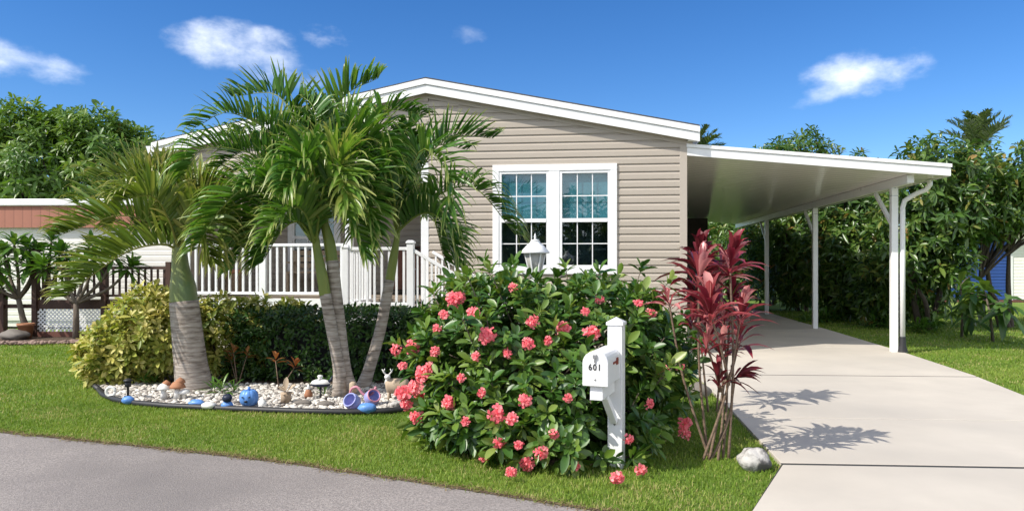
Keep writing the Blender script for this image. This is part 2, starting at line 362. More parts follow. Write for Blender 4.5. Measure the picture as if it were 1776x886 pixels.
def thing(name, label, cat, loc=(0, 0, 0), rotz=0.0, group=None):
    o = bpy.data.objects.new(name, None); COL.objects.link(o)
    o.location = tuple(map(float, loc)); o.rotation_euler = (0, 0, rotz); o.empty_display_size = .2
    o['label'] = label; o['category'] = cat
    if group: o['group'] = group
    return o
def tag(o, label, cat, group=None):
    o['label'] = label; o['category'] = cat
    if group: o['group'] = group
    return o
def struct(o, kind='structure'):
    o['kind'] = kind; return o
def copy_tree(root, loc, rotz=None):
    r = root.copy(); COL.objects.link(r); r.location = tuple(map(float, loc))
    if rotz is not None: r.rotation_euler = (0, 0, rotz)
    for ch in list(root.children):
        c = ch.copy(); COL.objects.link(c); c.parent = r
        for g in list(ch.children):
            d = g.copy(); COL.objects.link(d); d.parent = c
    return r
def inside(P, poly):
    x, y = P[:, 0], P[:, 1]; r = np.zeros(len(P), bool); n = len(poly)
    for i in range(n):
        x1, y1 = poly[i][0], poly[i][1]; x2, y2 = poly[(i + 1) % n][0], poly[(i + 1) % n][1]
        if y1 == y2: continue
        r ^= ((y1 > y) != (y2 > y)) & (x < (x2 - x1) * (y - y1) / (y2 - y1) + x1)
    return r

# ------------------------------------------------------------------ ground, road, driveway
TH = R(6.62)
O = np.array((2.92, 12.08, 0.0))
U = np.array((math.cos(TH), -math.sin(TH), 0)); VV = np.array((math.sin(TH), math.cos(TH), 0))
def hw(x, y, z=0): return O + U * x + VV * y + np.array((0, 0, z))

road_edge = [(-60, 17.5), (-30, 12.2), (-16, 9.35), (-8, 7.45), (-4.68, 6.59), (-3.10, 6.07), (-1.73, 5.57), (-.555, 5.03), (.44, 4.54), (1.30, 4.10), (3.0, 3.25), (7, 1.4), (16, -2.2), (60, -18)]
road_poly = road_edge + [(60, -60), (-60, -60)]
lw = MB(); lw.add([(-400, -700, 0), (400, -700, 0), (400, 700, 0), (-400, 700, 0)], [(0, 1, 2, 3)])
struct(lw.build('lawn_ground', M['lawn']))
rd = MB(); rd.add([(x, y, .012) for x, y in road_poly][::-1], [tuple(range(len(road_poly)))])
struct(rd.build('road', M['asphalt']))
# thin worn soil lip between lawn and asphalt
lip = MB()
for (a, b) in zip(road_edge[:-1], road_edge[1:]):
    a, b = Vector((a[0], a[1], 0)), Vector((b[0], b[1], 0)); d = (b - a).normalized(); n_ = Vector((-d.y, d.x, 0))
    lip.add([a + Vector((0, 0, .016)) - n_ * .008, b + Vector((0, 0, .016)) - n_ * .008, b + n_ * .02 + Vector((0, 0, .02)), a + n_ * .02 + Vector((0, 0, .02))], [(0, 1, 2, 3)])
struct(lip.build('soil_verge', M['soil']))

c15 = hw(3.85, 15.2)
drive_left = [(1.30, 4.12), (2.05, 5.48), (2.30, 7.63), (2.60, 10.65), tuple(hw(.03, 0)[:2]), tuple(hw(.03, 15.2)[:2])]
drive_right = [(9.0, .62), (6.1, 4.2), (5.62, 6.6), (5.93, 8.35), (6.31, 9.83), (6.78, 12.58), tuple(hw(3.85, 5)[:2]), tuple(c15[:2])]
drive_poly = drive_left + drive_right[::-1]
def edge_x(line, y):
    for (x0, y0), (x1, y1) in zip(line[:-1], line[1:]):
        if y0 <= y <= y1: return x0 + (x1 - x0) * (y - y0) / (y1 - y0)
    return line[-1][0] if y > line[-1][1] else line[0][0]
TZ = .035
def slab(y0, y1, name='driveway'):
    """slab between two slightly slanted cross joints (given at x = 2)"""
    sl = -.06
    left, right = [], []
    for line, acc in ((drive_left, left), (drive_right, right)):
        def cut(yc):
            y = yc
            for _ in range(8): y = yc + sl * (edge_x(line, y) - 2)
            return (edge_x(line, y), y)
        a, b = cut(y0), cut(y1)
        acc += [a] + [p for p in line if a[1] + .01 < p[1] < b[1] - .01] + [b]
    poly = left + right[::-1]
    m = MB(); m.prism([(x, y) for x, y in poly][::-1], 'z', -.05, TZ)
    return struct(m.build(name, M['concrete'], bevel=.008))
near = MB()
apron = [(1.30, 4.12), (2.05, 5.46), (5.85, 5.46 - .06 * 3.85), (6.1, 4.2), (9.0, .62), (7, 1.42), (3, 3.27)]
near.prism(apron[::-1], 'z', -.05, TZ); struct(near.build('driveway_apron', M['concrete'], bevel=.008))
js = [5.50, 7.17, 9.985, 13.4, 16.8, 20.2, 23.6, 27.2]
gaps = [.018, .008, .032, .012, .012, .012, .012]
for i in range(len(js) - 1): slab(js[i] + gaps[i], js[i + 1] - gaps[i + 1] if i + 1 < len(gaps) else js[i + 1])
jm = MB(); jm.add([(x, y, TZ - .005) for x, y in drive_poly], [tuple(range(len(drive_poly)))[::-1]])
struct(jm.build('driveway_joint', M['joint']))

# ------------------------------------------------------------------ island bed
bed = [tuple(gp(px, py)[:2]) for px, py in ((172, 680), (180, 690), (200, 698), (235, 704), (290, 709), (380, 713), (450, 716), (520, 718.5), (600, 720), (660, 718.5), (700, 716), (740, 709))]
bed += [(-.35, 8.3), (.1, 8.9), (.35, 9.8), (-.2, 10.6), (-1.4, 10.75), (-3.5, 11.0), (-4.9, 10.7), (-5.45, 9.9), (-5.3, 9.1)]
bm_ = MB(); bm_.add([(x, y, .02) for x, y in bed], [tuple(range(len(bed)))]); struct(bm_.build('planting_bed', M['soil']))
ed = MB(); pts = [(x, y, .035) for x, y in bed]; ed.tube(pts + [pts[0]], .033, 8)
tag(ed.build('bed_edging', M['black_plastic']), 'black plastic edging curving round the white stone bed', 'edging')
bed2 = [(-16, 13.6), (-9.0, 13.75), (-7.9, 14.1), (-7.6, 15.2), (-16, 15.4)]
bm_ = MB(); bm_.add([(x, y, .018) for x, y in bed2], [tuple(range(len(bed2)))]); struct(bm_.build('side_bed', M['soil']))

def stones(name, poly, n, rmin, rmax, label, seed, mat, keep=None):
    rg = np.random.default_rng(seed)
    P = np.array(poly); lo, hi = P.min(0), P.max(0)
    c = rg.random((n * 6, 2)) * (hi - lo) + lo; c = c[inside(c, poly)]
    for q in ((.045, 0), (-.045, 0), (0, .06), (0, -.06)): c = c[inside(c + np.array(q), poly)]
    if keep is not None: c = c[keep(c)]
    c = c[:n]; n = len(c)
    k, rows = 8, 5
    f = np.pi * np.arange(rows + 1) / rows; a = 2 * np.pi * np.arange(k) / k
    D = np.stack([np.sin(f)[:, None] * np.cos(a), np.sin(f)[:, None] * np.sin(a), np.cos(f)[:, None] * np.ones(k)], -1).reshape(-1, 3)
    r = (rmin + (rmax - rmin) * rg.random((n, 1)) ** 1.6) * np.stack([1 + .5 * rg.random(n), .65 + .3 * rg.random(n), .45 + .25 * rg.random(n)], -1)
    V = D[None] * r[:, None]
    V *= 1 + .13 * np.sin(D[None] @ (rg.normal(size=(n, 3, 1)) * 3)[:, :] + rg.random((n, 1, 1)) * 6)
    th = rg.random(n) * 6.28; ct, st = np.cos(th)[:, None], np.sin(th)[:, None]
    X = V[..., 0] * ct - V[..., 1] * st; Y = V[..., 0] * st + V[..., 1] * ct
    tl = rg.normal(0, .25, (n, 1)); Z = V[..., 2] + X * tl
    V = np.stack([X + c[:, :1], Y + c[:, 1:], Z + .02 + r[:, 2:] * .6], -1)
    q = np.array([(i * k + j, (i + 1) * k + j, (i + 1) * k + (j + 1) % k, i * k + (j + 1) % k) for i in range(rows) for j in range(k)])
    Q = (q[None] + (np.arange(n) * len(D))[:, None, None]).reshape(-1, 4)
    o = mesh_np(name, V.reshape(-1, 3), Q, mat, attrs={'rnd': np.repeat(rg.random(n), len(D))})
    o['label'] = label
    return struct(o, 'stuff')
stones('white_stones', bed, 6500, .012, .036, 'white stones covering the front of the island bed', 3, M['stones'], keep=lambda c: c[:, 1] < 9.15)
M['brown_gravel'] = surf('brown_gravel', (.20, .12, .09), (.32, .24, .2), 30, .9)
stones('brown_gravel', [(-16, 13.6), (-9.0, 13.75), (-7.9, 14.1), (-7.95, 14.35), (-9, 14.05), (-16, 13.9)], 1500, .03, .06, 'brown gravel edge of the side bed', 4, M['brown_gravel'])

# ------------------------------------------------------------------ grass
mulch = [(-.75, 5.75), (-.3, 5.35), (.4, 5.25), (1.2, 5.3), (1.62, 5.55), (1.75, 6.2), (1.6, 7.3), (.3, 7.7), (-.7, 7.3)]
mulch = [(.1, 5.6), (.4, 5.5), (.9, 5.6), (1.15, 5.9), (1.2, 6.4), (1.1, 7.2), (.3, 7.4), (-.4, 7.1), (-.5, 6.2)]
bm_ = MB(); bm_.add([(x, y, .008) for x, y in mulch], [tuple(range(len(mulch)))]); struct(bm_.build('mulch_patch', M['soil']))
def grass_field(specs, seed):
    rg = np.random.default_rng(seed); lb = LB()
    house_poly = [hw(x, y)[:2] for x, y in ((-9.2, -.1), (.05, -.1), (.05, 16), (-9.2, 16))]
    for poly, dens, h, w in specs:
        P = np.array(poly); lo, hi = P.min(0), P.max(0); n = int((hi - lo).prod() * dens)
        c = rg.random((n, 2)) * (hi - lo) + lo; c = c[inside(c, poly)]
        jit = rg.normal(0, .022, c.shape)
        keep = np.ones(len(c), bool)
        for ex in (road_poly, drive_poly, apron): keep &= ~inside(c + jit, ex)
        for ex in (bed, mulch, house_poly, bed2): keep &= ~inside(c, ex)
        c = c[keep]
        n = len(c)
        # patchy height and colour
        f = lambda s, p: np.sin(c[:, 0] * s + p) * np.sin(c[:, 1] * s * 1.3 + p * 2)
        patch = .5 + .25 * f(1.9, 1) + .18 * f(4.7, 2) + .14 * f(11, 3)
        th = rg.random(n) * 6.28; el = rg.normal(1.0, .35, n).clip(.2, 1.5)
        d = np.stack([np.cos(th) * np.cos(el), np.sin(th) * np.cos(el), np.sin(el)], -1)
        L = h * (.6 + .7 * rg.random(n)) * (.75 + .5 * patch)
        lb_r = np.clip(patch * .6 + rg.random(n) * .55 - .12, 0, 1)
        lb_r = np.where(rg.random(n) < .05 + .22 * (f(2.7, 5) + .4 * f(7.3, 4) > .45), .9 + .1 * rg.random(n), lb_r)
        pos = np.column_stack([c, np.full(n, .004)])
        side = np.stack([-np.sin(th), np.cos(th), np.zeros(n)], -1) * (w * (.7 + .6 * rg.random(n)))[:, None] * .5
        mid = pos + d * (L * .55)[:, None]; tip = pos + d * L[:, None]; tip[:, 2] -= L * .18
        V = np.stack([pos - side, pos + side, mid + side * .8, mid - side * .8, tip + side * .12, tip - side * .12], 1)
        q = np.array([(0, 1, 2, 3), (3, 2, 4, 5)]); Q = (q[None] + (np.arange(n) * 6)[:, None, None]).reshape(-1, 4)
        lb.add(V.reshape(-1, 3), Q, np.repeat(lb_r, 6), np.tile((0, 0, .55, .55, 1, 1), n))
    o = lb.build('grass', M['grass'], smooth=False); o['label'] = 'short green lawn grass'
    return struct(o, 'stuff')
grass_field([
    ([(-5.2, 4.0), (2.6, 4.0), (2.6, 8.0), (-5.2, 8.2)], 6200, .034, .0050),
    ([(1.0, 8.0), (2.9, 8.0), (2.9, 12.0), (-.5, 12.0)], 2200, .045, .007),
    ([(-9, 6.0), (-5.2, 6.0), (-5.2, 8.2), (-4.3, 8.2), (-4.8, 11.2), (-10, 11.2)], 2400, .042, .007),
    ([(-12, 11.2), (-4.0, 11.2), (-4.6, 14.2), (-14, 14.2)], 1100, .045, .010),
    ([(5.5, 6.5), (11.5, 6.5), (13.0, 13), (6.4, 13)], 1500, .042, .008),
    ([(6.7, 13), (15, 13), (19, 24), (8, 24)], 450, .05, .013)], 11)

def thatch(seed):
    rg = np.random.default_rng(seed); lb = LB(); E = np.array(road_edge[3:11]); seg = np.linalg.norm(np.diff(E, axis=0), axis=1); cs = np.concatenate([[0], np.cumsum(seg)])
    n = 5200; u = rg.random(n) * cs[-1]; x = np.interp(u, cs, E[:, 0]); y = np.interp(u, cs, E[:, 1])
    clump = (np.sin(u * 5.1) * np.sin(u * 2.3 + 1) + np.sin(u * 13.7) * .5) > -.15
    off = np.where(clump, rg.normal(.005, .028, n), rg.normal(.03, .02, n))
    p = np.column_stack([x + off * .4, y + off, np.full(n, .018)]); th = rg.random(n) * 6.28; el = rg.normal(.25, .25, n)
    d = np.stack([np.cos(th) * np.cos(el), np.sin(th) * np.cos(el), np.sin(el)], -1)
    lb.leaves(p, d, UPZ, .03 + .035 * rg.random(n), .005, .2, prof=[(0, .8), (.6, .8), (1, .2)])
    o = lb.build('dry_thatch', leafm('dry_thatch', [(0, (.10, .07, .035)), (.5, (.26, .19, .10)), (.8, (.34, .27, .14)), (1, (.18, .22, .05))], rough=.8, trans=.1, spec=.1)); o['label'] = 'dry brown grass thatch along the road edge'
    return struct(o, 'stuff')
UPZ = np.array((0, 0, 1.)); thatch(5)
# ------------------------------------------------------------------ siding
EXPO = .131
def siding(mb, x0, x1, zb, ztop, y=0.0, lap=.030, holes=()):
    """horizontal lap siding on a wall in the x-z plane at depth y, facing -y. ztop(x) is a roof line or a number"""
    zt = ztop if callable(ztop) else (lambda x: ztop)
    zmax = max(zt(x0), zt(x1), zt(max(min(-4.42, x1), x0)))
    z = zb
    while z < zmax - .004:
        za, zc = z, min(z + EXPO, zmax)
        def span(zz):
            xs = [x for x in np.linspace(x0, x1, 400) if zt(x) >= zz - 1e-6]
            return (xs[0], xs[-1]) if xs else None
        sa, sc = span(za), span(zc)
        if sa is None: break
        if sc is None: m_ = (sa[0] + sa[1]) / 2; sc = (m_, m_)
        segs = [(sa, sc)]
        for (hx0, hx1, hz0, hz1) in holes:
            if zc > hz0 + .001 and za < hz1 - .001:
                new = []
                for (a, c) in segs:
                    if a[0] < hx0 and a[1] > hx1:
                        new += [((a[0], hx0), (c[0], hx0)), ((hx1, a[1]), (hx1, c[1]))]
                    else: new.append((a, c))
                segs = new
        for (a, c) in segs:
            yo, yi = y - lap, y - lap * .30
            h = zc - za; prof = [(0, y), (0, yo), (.62 * EXPO, yo), (.86 * EXPO, yi), (EXPO, yi)]
            prof = [(min(z_, h), y_) for z_, y_ in prof]
            vs, fs = [], []
            for z_, y_ in prof:
                f = z_ / max(h, 1e-6)
                vs += [(a[0] + (c[0] - a[0]) * f, y_, za + z_), (a[1] + (c[1] - a[1]) * f, y_, za + z_)]
            for k in range(4):
                if k == 0 or prof[k + 1][0] > prof[k][0] + 1e-5: fs.append((2 * k, 2 * k + 1, 2 * k + 3, 2 * k + 2))
            mb.add(vs, fs)
        z += EXPO
    return mb
RX, RZ, SL = -4.42, 4.76, .2
def roof_z(x): return RZ - SL * abs(x - RX)

house = thing('mobile_home', 'tan vinyl sided bungalow with white trimmed gable and railed front porch', 'house', O, -TH)
zt_wall = lambda x: roof_z(x) - .24
W0 = (-3.27 + .11, -1.15 - .11, 1.38 + .11, 3.25 - .1)     # window opening x0 x1 z0 z1 (inside the outer casing)
mb = MB(); siding(mb, -4.40, -.10, .10, zt_wall, 0, holes=[W0]); mb.build('front_wall', M['siding'], house)
mb = MB(); siding(mb, -8.98, -4.40, 3.34, zt_wall, -.004); mb.build('gable_wall', M['siding'], house)
# plain backing so nothing leaks: side, rear walls
mb = MB(); mb.box(-.06, 0, .03, 14.5, 0, 3.6); mb.build('side_wall', M['siding'], house)
mb = MB(); mb.box(-9.05, -8.99, 2.3, 14.5, 0, 3.55); mb.build('side_wall', M['siding'], house)
mb = MB(); mb.box(-8.98, -.08, 14.44, 14.5, 0, 3.55); mb.build('rear_wall', M['siding'], house)
mb = MB(); siding(mb, -8.95, -4.53, .96, 3.2, 2.2, holes=[(-7.85, -6.85, 1.5, 2.75)]); mb.build('porch_wall', M['siding'], house)
mb = MB(); mb.box(-4.52, -4.46, .03, 2.2, .0, 3.3); mb.build('porch_side_wall', M['siding'], house)
mb = MB(); mb.box(-9.04, -8.985, .13, 2.19, .96, 3.2); mb.build('porch_side_wall', M['siding'], house)
# corner boards
for (a, b, z0, z1, m_) in ((-.11, .012, 0, roof_z(-.05) - .25, 'trim_tan'), (-4.535, -4.40, .6, 3.31, 'white')):
    mb = MB(); mb.box(a, b, -.032, .06, z0, z1); mb.build('corner_board', M[m_], house, bevel=.004)
# frieze boards under the rake
for sgn in (-1, 1):
    xe = .10 if sgn > 0 else -9.0
    mb = MB(); a = (RX + .0 * sgn, roof_z(RX)); p = [(RX, RZ - .235), (xe, roof_z(xe) - .235), (xe, roof_z(xe) - .33), (RX, RZ - .33)]
    if sgn > 0: p = p[::-1]
    mb.prism(p, 'y', -.04 - .002 * sgn, -.004); mb.build('frieze_board', M['trim_tan'], house)
# roof
EL, ER = -9.46, .2
for xe in (EL, ER):
    mb = MB(); p = [(RX, RZ - .06), (xe, roof_z(xe) - .06), (xe, roof_z(xe) + .012), (RX, RZ + .012)]
    if xe == ER: p = p[::-1]
    mb.prism(p, 'y', -.165, 14.7); rf = mb.build('roof', M['shingle'], house)
    mb = MB(); p = [(RX, RZ - .02), (xe, roof_z(xe) - .02), (xe, roof_z(xe) - .115), (RX, RZ - .115)]
    if xe == ER: p = p[::-1]
    mb.prism(p, 'y', -.20, -.172); mb.build('rake_drip', M['white'], house, bevel=.003)
    mb = MB(); p = [(RX, RZ - .118), (xe, roof_z(xe) - .118), (xe, roof_z(xe) - .265), (RX, RZ - .265)]
    if xe == ER: p = p[::-1]
    mb.prism(p, 'y', -.178, -.15); mb.build('rake_board', M['white'], house, bevel=.003)
    mb = MB(); p = [(RX, RZ - .215), (xe, roof_z(xe) - .215), (xe, roof_z(xe) - .23), (RX, RZ - .23)]
    if xe == ER: p = p[::-1]
    mb.prism(p, 'y', -.149, .02); mb.build('soffit', M['soffit'], house)
mb = MB(); mb.box(ER - .03, ER, -.149, 14.7, roof_z(ER) - .25, roof_z(ER) - .062); mb.build('eave_board', M['white'], house)
mb = MB(); mb.box(0.014, ER - .032, -.14, 14.6, roof_z(ER) - .245, roof_z(ER) - .23); mb.build('eave_soffit', M['soffit'], house)
mb = MB(); mb.box(EL, EL + .03, -.149, 14.7, roof_z(EL) - .25, roof_z(EL) - .062); mb.build('eave_board', M['white'], house)
mb = MB(); mb.box(EL + .032, -9.06, -.14, 14.6, roof_z(EL) - .245, roof_z(EL) - .23); mb.build('eave_soffit', M['soffit'], house)
zg = roof_z(EL)
mb = MB(); mb.prism([(EL - .004, zg - .07), (EL - .15, zg - .07), (EL - .13, zg - .14), (EL - .07, zg - .215), (EL - .004, zg - .215)], 'y', -.15, 14.7)
mb.build('gutter', M['white_metal'], house)
# elbows of the left downspout
mb = MB(); mb.tube([(EL - .07, .1, zg - .21), (EL - .06, .1, zg - .32), (EL + .2, .1, zg - .5), (-9.12, .1, zg - .65), (-9.12, .1, .1)], .04, 8); mb.build('downspout', M['white_metal'], house)
# porch ceiling, beam, columns
mb = MB(); mb.box(-9.0, -4.53, .05, 2.2, 3.22, 3.26); mb.build('porch_ceiling', M['soffit'], house)
mb = MB(); mb.box(-9.05, -4.54, -.03, .12, 3.12, 3.33); mb.build('porch_beam', M['trim_tan'], house)
def column(x, z1=3.115):
    mb = MB(); mb.box(x - .06, x + .06, -.02, .10, .96, z1); mb.box(x - .08, x + .08, -.04, .12, .955, 1.08); mb.box(x - .08, x + .08, -.04, .12, z1 - .1, z1 - .002)
    mb.build('porch_column', M['vinyl'], house, bevel=.006)
column(-8.96); column(-5.85)

def window(parent, x0, x1, z0, z1, y, units, casing=.11, mull=.18):
    """casing + double hung sashes. x0..z1 is the outer edge of the casing"""
    root = MB(); yo = y - .05
    root.box(x0, x1, yo, y + .01, z1 - casing, z1); root.box(x0, x1, yo, y + .01, z0, z0 + casing)
    root.box(x0, x0 + casing, yo + .002, y + .01, z0 + casing, z1 - casing); root.box(x1 - casing, x1, yo + .002, y + .01, z0 + casing, z1 - casing)
    ix0, ix1, iz0, iz1 = x0 + casing, x1 - casing, z0 + casing, z1 - casing
    w = (ix1 - ix0 - mull * (units - 1)) / units
    for k in range(units - 1):
        a = ix0 + w * (k + 1) + mull * k; root.box(a, a + mull, yo + .004, y + .03, iz0, iz1)
    win = root.build('window', M['vinyl'], parent, bevel=.005)
    for k in range(units):
        a = ix0 + k * (w + mull); b = a + w; zm = (iz0 + iz1) / 2 - .02
        f = .045
        lo = MB()    # jambs, sash frames
        lo.box(a, a + f, y - .038, y + .05, iz0, iz1); lo.box(b - f, b, y - .038, y + .05, iz0, iz1)
        lo.box(a + f, b - f, y - .036, y + .05, iz1 - f, iz1); lo.box(a + f, b - f, y - .036, y + .05, iz0, iz0 + f)
        lo.box(a + f, b - f, y - .044, y + .03, zm - .032, zm + .032)
        lo.build('sash_frame', M['vinyl'], win, bevel=.003)
        g = MB()
        for (p, q) in ((iz0 + f, zm - .032), (zm + .032, iz1 - f)):
            g.box(a + f, b - f, y - .006, y - .002, p, q)
        g.build('window_pane', M['glass'], win)
        mt = MB(); iw = b - a - 2 * f
        for (p, q) in ((iz0 + f, zm - .032), (zm + .032, iz1 - f)):
            for j in (1, 2): xx = a + f + iw * j / 3; mt.box(xx - .008, xx + .008, y - .012, y - .0065, p, q)
            mt.box(a + f, b - f, y - .0135, y - .0068, (p + q) / 2 - .008, (p + q) / 2 + .008)
        mt.build('muntin', M['vinyl'], win)
        sh = MB(); sh.box(a + f - .02, b - f + .02, y + .055, y + .06, zm + .02, iz1 - f + .02); sh.build('roller_shade', M['shade_teal'], win)
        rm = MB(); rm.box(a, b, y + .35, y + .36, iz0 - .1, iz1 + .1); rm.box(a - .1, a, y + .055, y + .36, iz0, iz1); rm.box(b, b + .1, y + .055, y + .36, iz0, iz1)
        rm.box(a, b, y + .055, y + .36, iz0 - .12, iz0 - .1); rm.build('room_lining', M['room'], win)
    return win
window(house, -3.27, -1.15, 1.38, 3.25, -.012, 2)
window(house, -7.93, -6.78, 1.40, 2.85, 2.19, 1, casing=.1)

# porch deck, landing, steps, railings
DZ, LZ = .95, .86
mb = MB(); mb.box(-9.0, -4.54, -.06, 2.19, DZ - .05, DZ); mb.build('porch_floor', M['decking'], house)
mb = MB(); mb.box(-9.02, -5.42, -.10, -.062, .52, DZ - .01); mb.build('deck_skirt', M['white'], house)
mb = MB(); mb.box(-9.02, -5.42, -.09, -.07, .0, .51); mb.build('deck_skirt', M['trim_tan'], house)
mb = MB(); mb.box(-5.42, -4.32, -1.42, -.105, LZ - .05, LZ); mb.build('landing', M['decking'], house)
mb = MB(); mb.box(-5.45, -4.30, -1.46, -1.422, .45, LZ + .005); mb.box(-5.45, -5.422, -1.42, -.11, .45, LZ + .003); mb.build('landing_fascia', M['white'], house)
for k in range(4):
    z = LZ - .172 * (k + 1); x = -4.30 + .27 * k
    mb = MB(); mb.box(x, x + .30, -1.40, -.06, z - .04, z); mb.box(x + .0, x + .02, -1.385, -.075, z - .171, z - .042); mb.build('step', M['white'], house)
def newel(x, y, z0, z1, w=.095):
    m = MB(); m.box(x - w / 2, x + w / 2, y - w / 2, y + w / 2, z0, z1); m.box(x - w * .62, x + w * .62, y - w * .62, y + w * .62, z1, z1 + .025)
    m.box(x - w * .62, x + w * .62, y - w * .62, y + w * .62, z1 + .025, z1 + .05, taper=.55)
    return m.build('newel_post', M['vinyl'], house, bevel=.004)
def rail_run(a, b, zb0, zt0, zb1, zt1, n, bw=.036):
    """a,b plan points; bottom/top rail heights at each end"""
    t = MB(); t.bar((*a, zt0), (*b, zt1), .065, .05); o1 = t.build('top_rail', M['vinyl'], house, bevel=.006)
    t = MB(); t.bar((*a, zb0), (*b, zb1), .05, .05); t.build('bottom_rail', M['vinyl'], house, bevel=.006)
    for i in range(n):
        f = (i + .5) / n; x, y = a[0] + (b[0] - a[0]) * f, a[1] + (b[1] - a[1]) * f
        p, q = zb0 + (zb1 - zb0) * f, zt0 + (zt1 - zt0) * f
        m = MB(); m.box(x - bw / 2, x + bw / 2, y - bw / 2, y + bw / 2, p, q); m.build('baluster', M['vinyl'], house)
ry = -.015
newel(-7.42, ry, .80, 1.97, .12)
rail_run((-8.90, ry), (-7.48, ry), 1.03, 1.89, 1.03, 1.89, 11)
rail_run((-7.36, ry), (-5.91, ry), 1.03, 1.89, 1.03, 1.89, 11)
newel(-5.40, -1.40, .5, 1.80); newel(-4.36, -1.40, .5, 1.87, .105)
rail_run((-5.35, -1.40), (-4.41, -1.40), .93, 1.79, .93, 1.79, 8, .032)
rail_run((-5.40, -1.35), (-5.40, -.10), .93, 1.79, .93, 1.79, 9, .032)
rail_run((-4.31, -1.40), (-2.95, -1.40), .86, 1.76, .10, .98, 12, .030)
rail_run((-4.31, -.10), (-2.95, -.10), .86, 1.76, .10, .98, 12, .030)
newel(-2.90, -1.40, 0, .98, .09); newel(-2.90, -.10, 0, .98, .09)

# porch furniture (local house frame, so rotate like the house)
def porch(name, label, cat, x, y, z=DZ): return thing(name, label, cat, hw(x, y, z), -TH)
t = porch('storage_cabinet', 'dark storage cabinet with two doors standing on the porch by the steps', 'cabinet', -5.1, 1.85)
mb = MB(); mb.box(-.5, .5, -.22, .22, .06, .92); mb.build('cabinet_body', M['cabinet'], t, bevel=.008)
mb = MB(); mb.box(-.54, .54, -.26, .25, .922, .96); mb.build('cabinet_top', M['brown_wood'], t, bevel=.006)
for s in (-1, 1):
    mb = MB(); mb.box(.01 if s > 0 else -.48, .48 if s > 0 else -.01, -.236, -.222, .1, .88); d = mb.build('door', M['brown_base'], t, bevel=.004)
    mb = MB(); mb.ball((s * .06, -.25, .5), .016); mb.build('handle', M['steel'], d)
    for yy in (-.18, .18):
        mb = MB(); mb.box(s * .46 - .025, s * .46 + .025, yy - .025, yy + .025, 0, .058); mb.build('foot', M['cabinet'], t)
t = porch('wooden_bench', 'weathered wooden bench under the porch window', 'bench', -7.0, 1.75)
mb = MB()
for k in range(4): mb.box(-.75, .75, -.24 + k * .115, -.14 + k * .115, .42, .45)
mb.build('seat', M['driftwood'], t, bevel=.004)
mb = MB()
for k in range(3): mb.box(-.75, .75, .23, .255, .52 + k * .13, .62 + k * .13)
mb.build('backrest', M['driftwood'], t, bevel=.004)
for sx in (-.68, .68):
    for sy in (-.2, .2):
        mb = MB(); mb.box(sx - .035, sx + .035, sy - .028, sy + .028, 0, .418 if sy < 0 else .88); mb.build('leg', M['driftwood'], t)
    mb = MB(); mb.box(sx - .04, sx + .04, -.25, .225, .62, .65); mb.build('armrest', M['driftwood'], t)
for (x, lab) in ((-8.45, 'round brown wicker stool at the left end of the porch'),):
    t = porch('wicker_stool', lab, 'stool', x, .9)
    mb = MB(); mb.lathe([(.17, 0), (.2, .1), (.16, .24), (.2, .38), (.21, .42)], k=18); mb.build('wicker_base', M['wicker'], t)
    mb = MB(); mb.lathe([(.2, .42), (.215, .45), (.2, .49), (.1, .50)], k=18); mb.build('seat_cushion', M['terracotta'], t)
t = porch('wall_hanging', 'red and orange wall hanging on the porch siding beside the white corner', 'wall decoration', -4.95, 2.16, 1.9)
mb = MB()
for k in range(7):
    a = k * .9; mb.ball((.07 * math.cos(a), -.02, .06 * math.sin(a) + .02 * k - .05), (.055, .02, .07), 8, 6)
mb.build('wall_ornament', M['red_decor'], t)

# ------------------------------------------------------------------ carport
cp = thing('carport', 'white aluminium carport with sloping flat roof joined to the bungalow', 'carport', O, -TH)
CW, CL, C0 = 4.16, 15.0, -.03
def cz(x): return 3.375 - .097 * x                        # underside
mb = MB(); mb.prism([(.02, cz(.02) + .03), (CW - .02, cz(CW) + .03), (CW - .02, cz(CW) + .15), (.02, cz(0) + .15)][::-1], 'y', C0 + .04, CL); mb.build('roof_panel', M['white_metal'], cp)
mb = MB(); mb.prism([(.022, cz(.02)), (CW - .03, cz(CW)), (CW - .03, cz(CW) + .028), (.022, cz(0) + .028)][::-1], 'y', C0 + .041, CL - .01); mb.build('ceiling_panel', M['ceiling'], cp)
mb = MB(); mb.prism([(.0, cz(0) - .01), (CW, cz(CW) - .01), (CW, cz(CW) + .125), (.0, cz(0) + .125)][::-1], 'y', C0, C0 + .038); mb.build('front_fascia', M['white_metal'], cp, bevel=.004)
mb = MB(); mb.prism([(-.0, cz(0) + .127), (CW + .012, cz(CW) + .127), (CW + .012, cz(CW) + .185), (.0, cz(0) + .185)][::-1], 'y', C0 - .02, C0 + .039); mb.build('fascia_cap', M['white_metal'], cp, bevel=.004)
mb = MB(); mb.prism([(CW - .018, cz(CW) - .008), (CW + .01, cz(CW) - .008), (CW + .01, cz(CW) + .17), (CW - .018, cz(CW) + .17)], 'y', C0 + .039, CL); mb.build('side_gutter', M['white_metal'], cp)
BX = 3.63; zb = cz(BX)
mb = MB(); mb.box(BX - .04, BX + .04, .22, CL - .1, zb - .15, zb - .004); mb.build('beam', M['white_metal'], cp, bevel=.004)
mb = MB(); mb.box(BX - .055, BX + .055, .17, .218, zb - .14, zb - .006); mb.build('beam_cap', M['white_metal'], cp, bevel=.004)
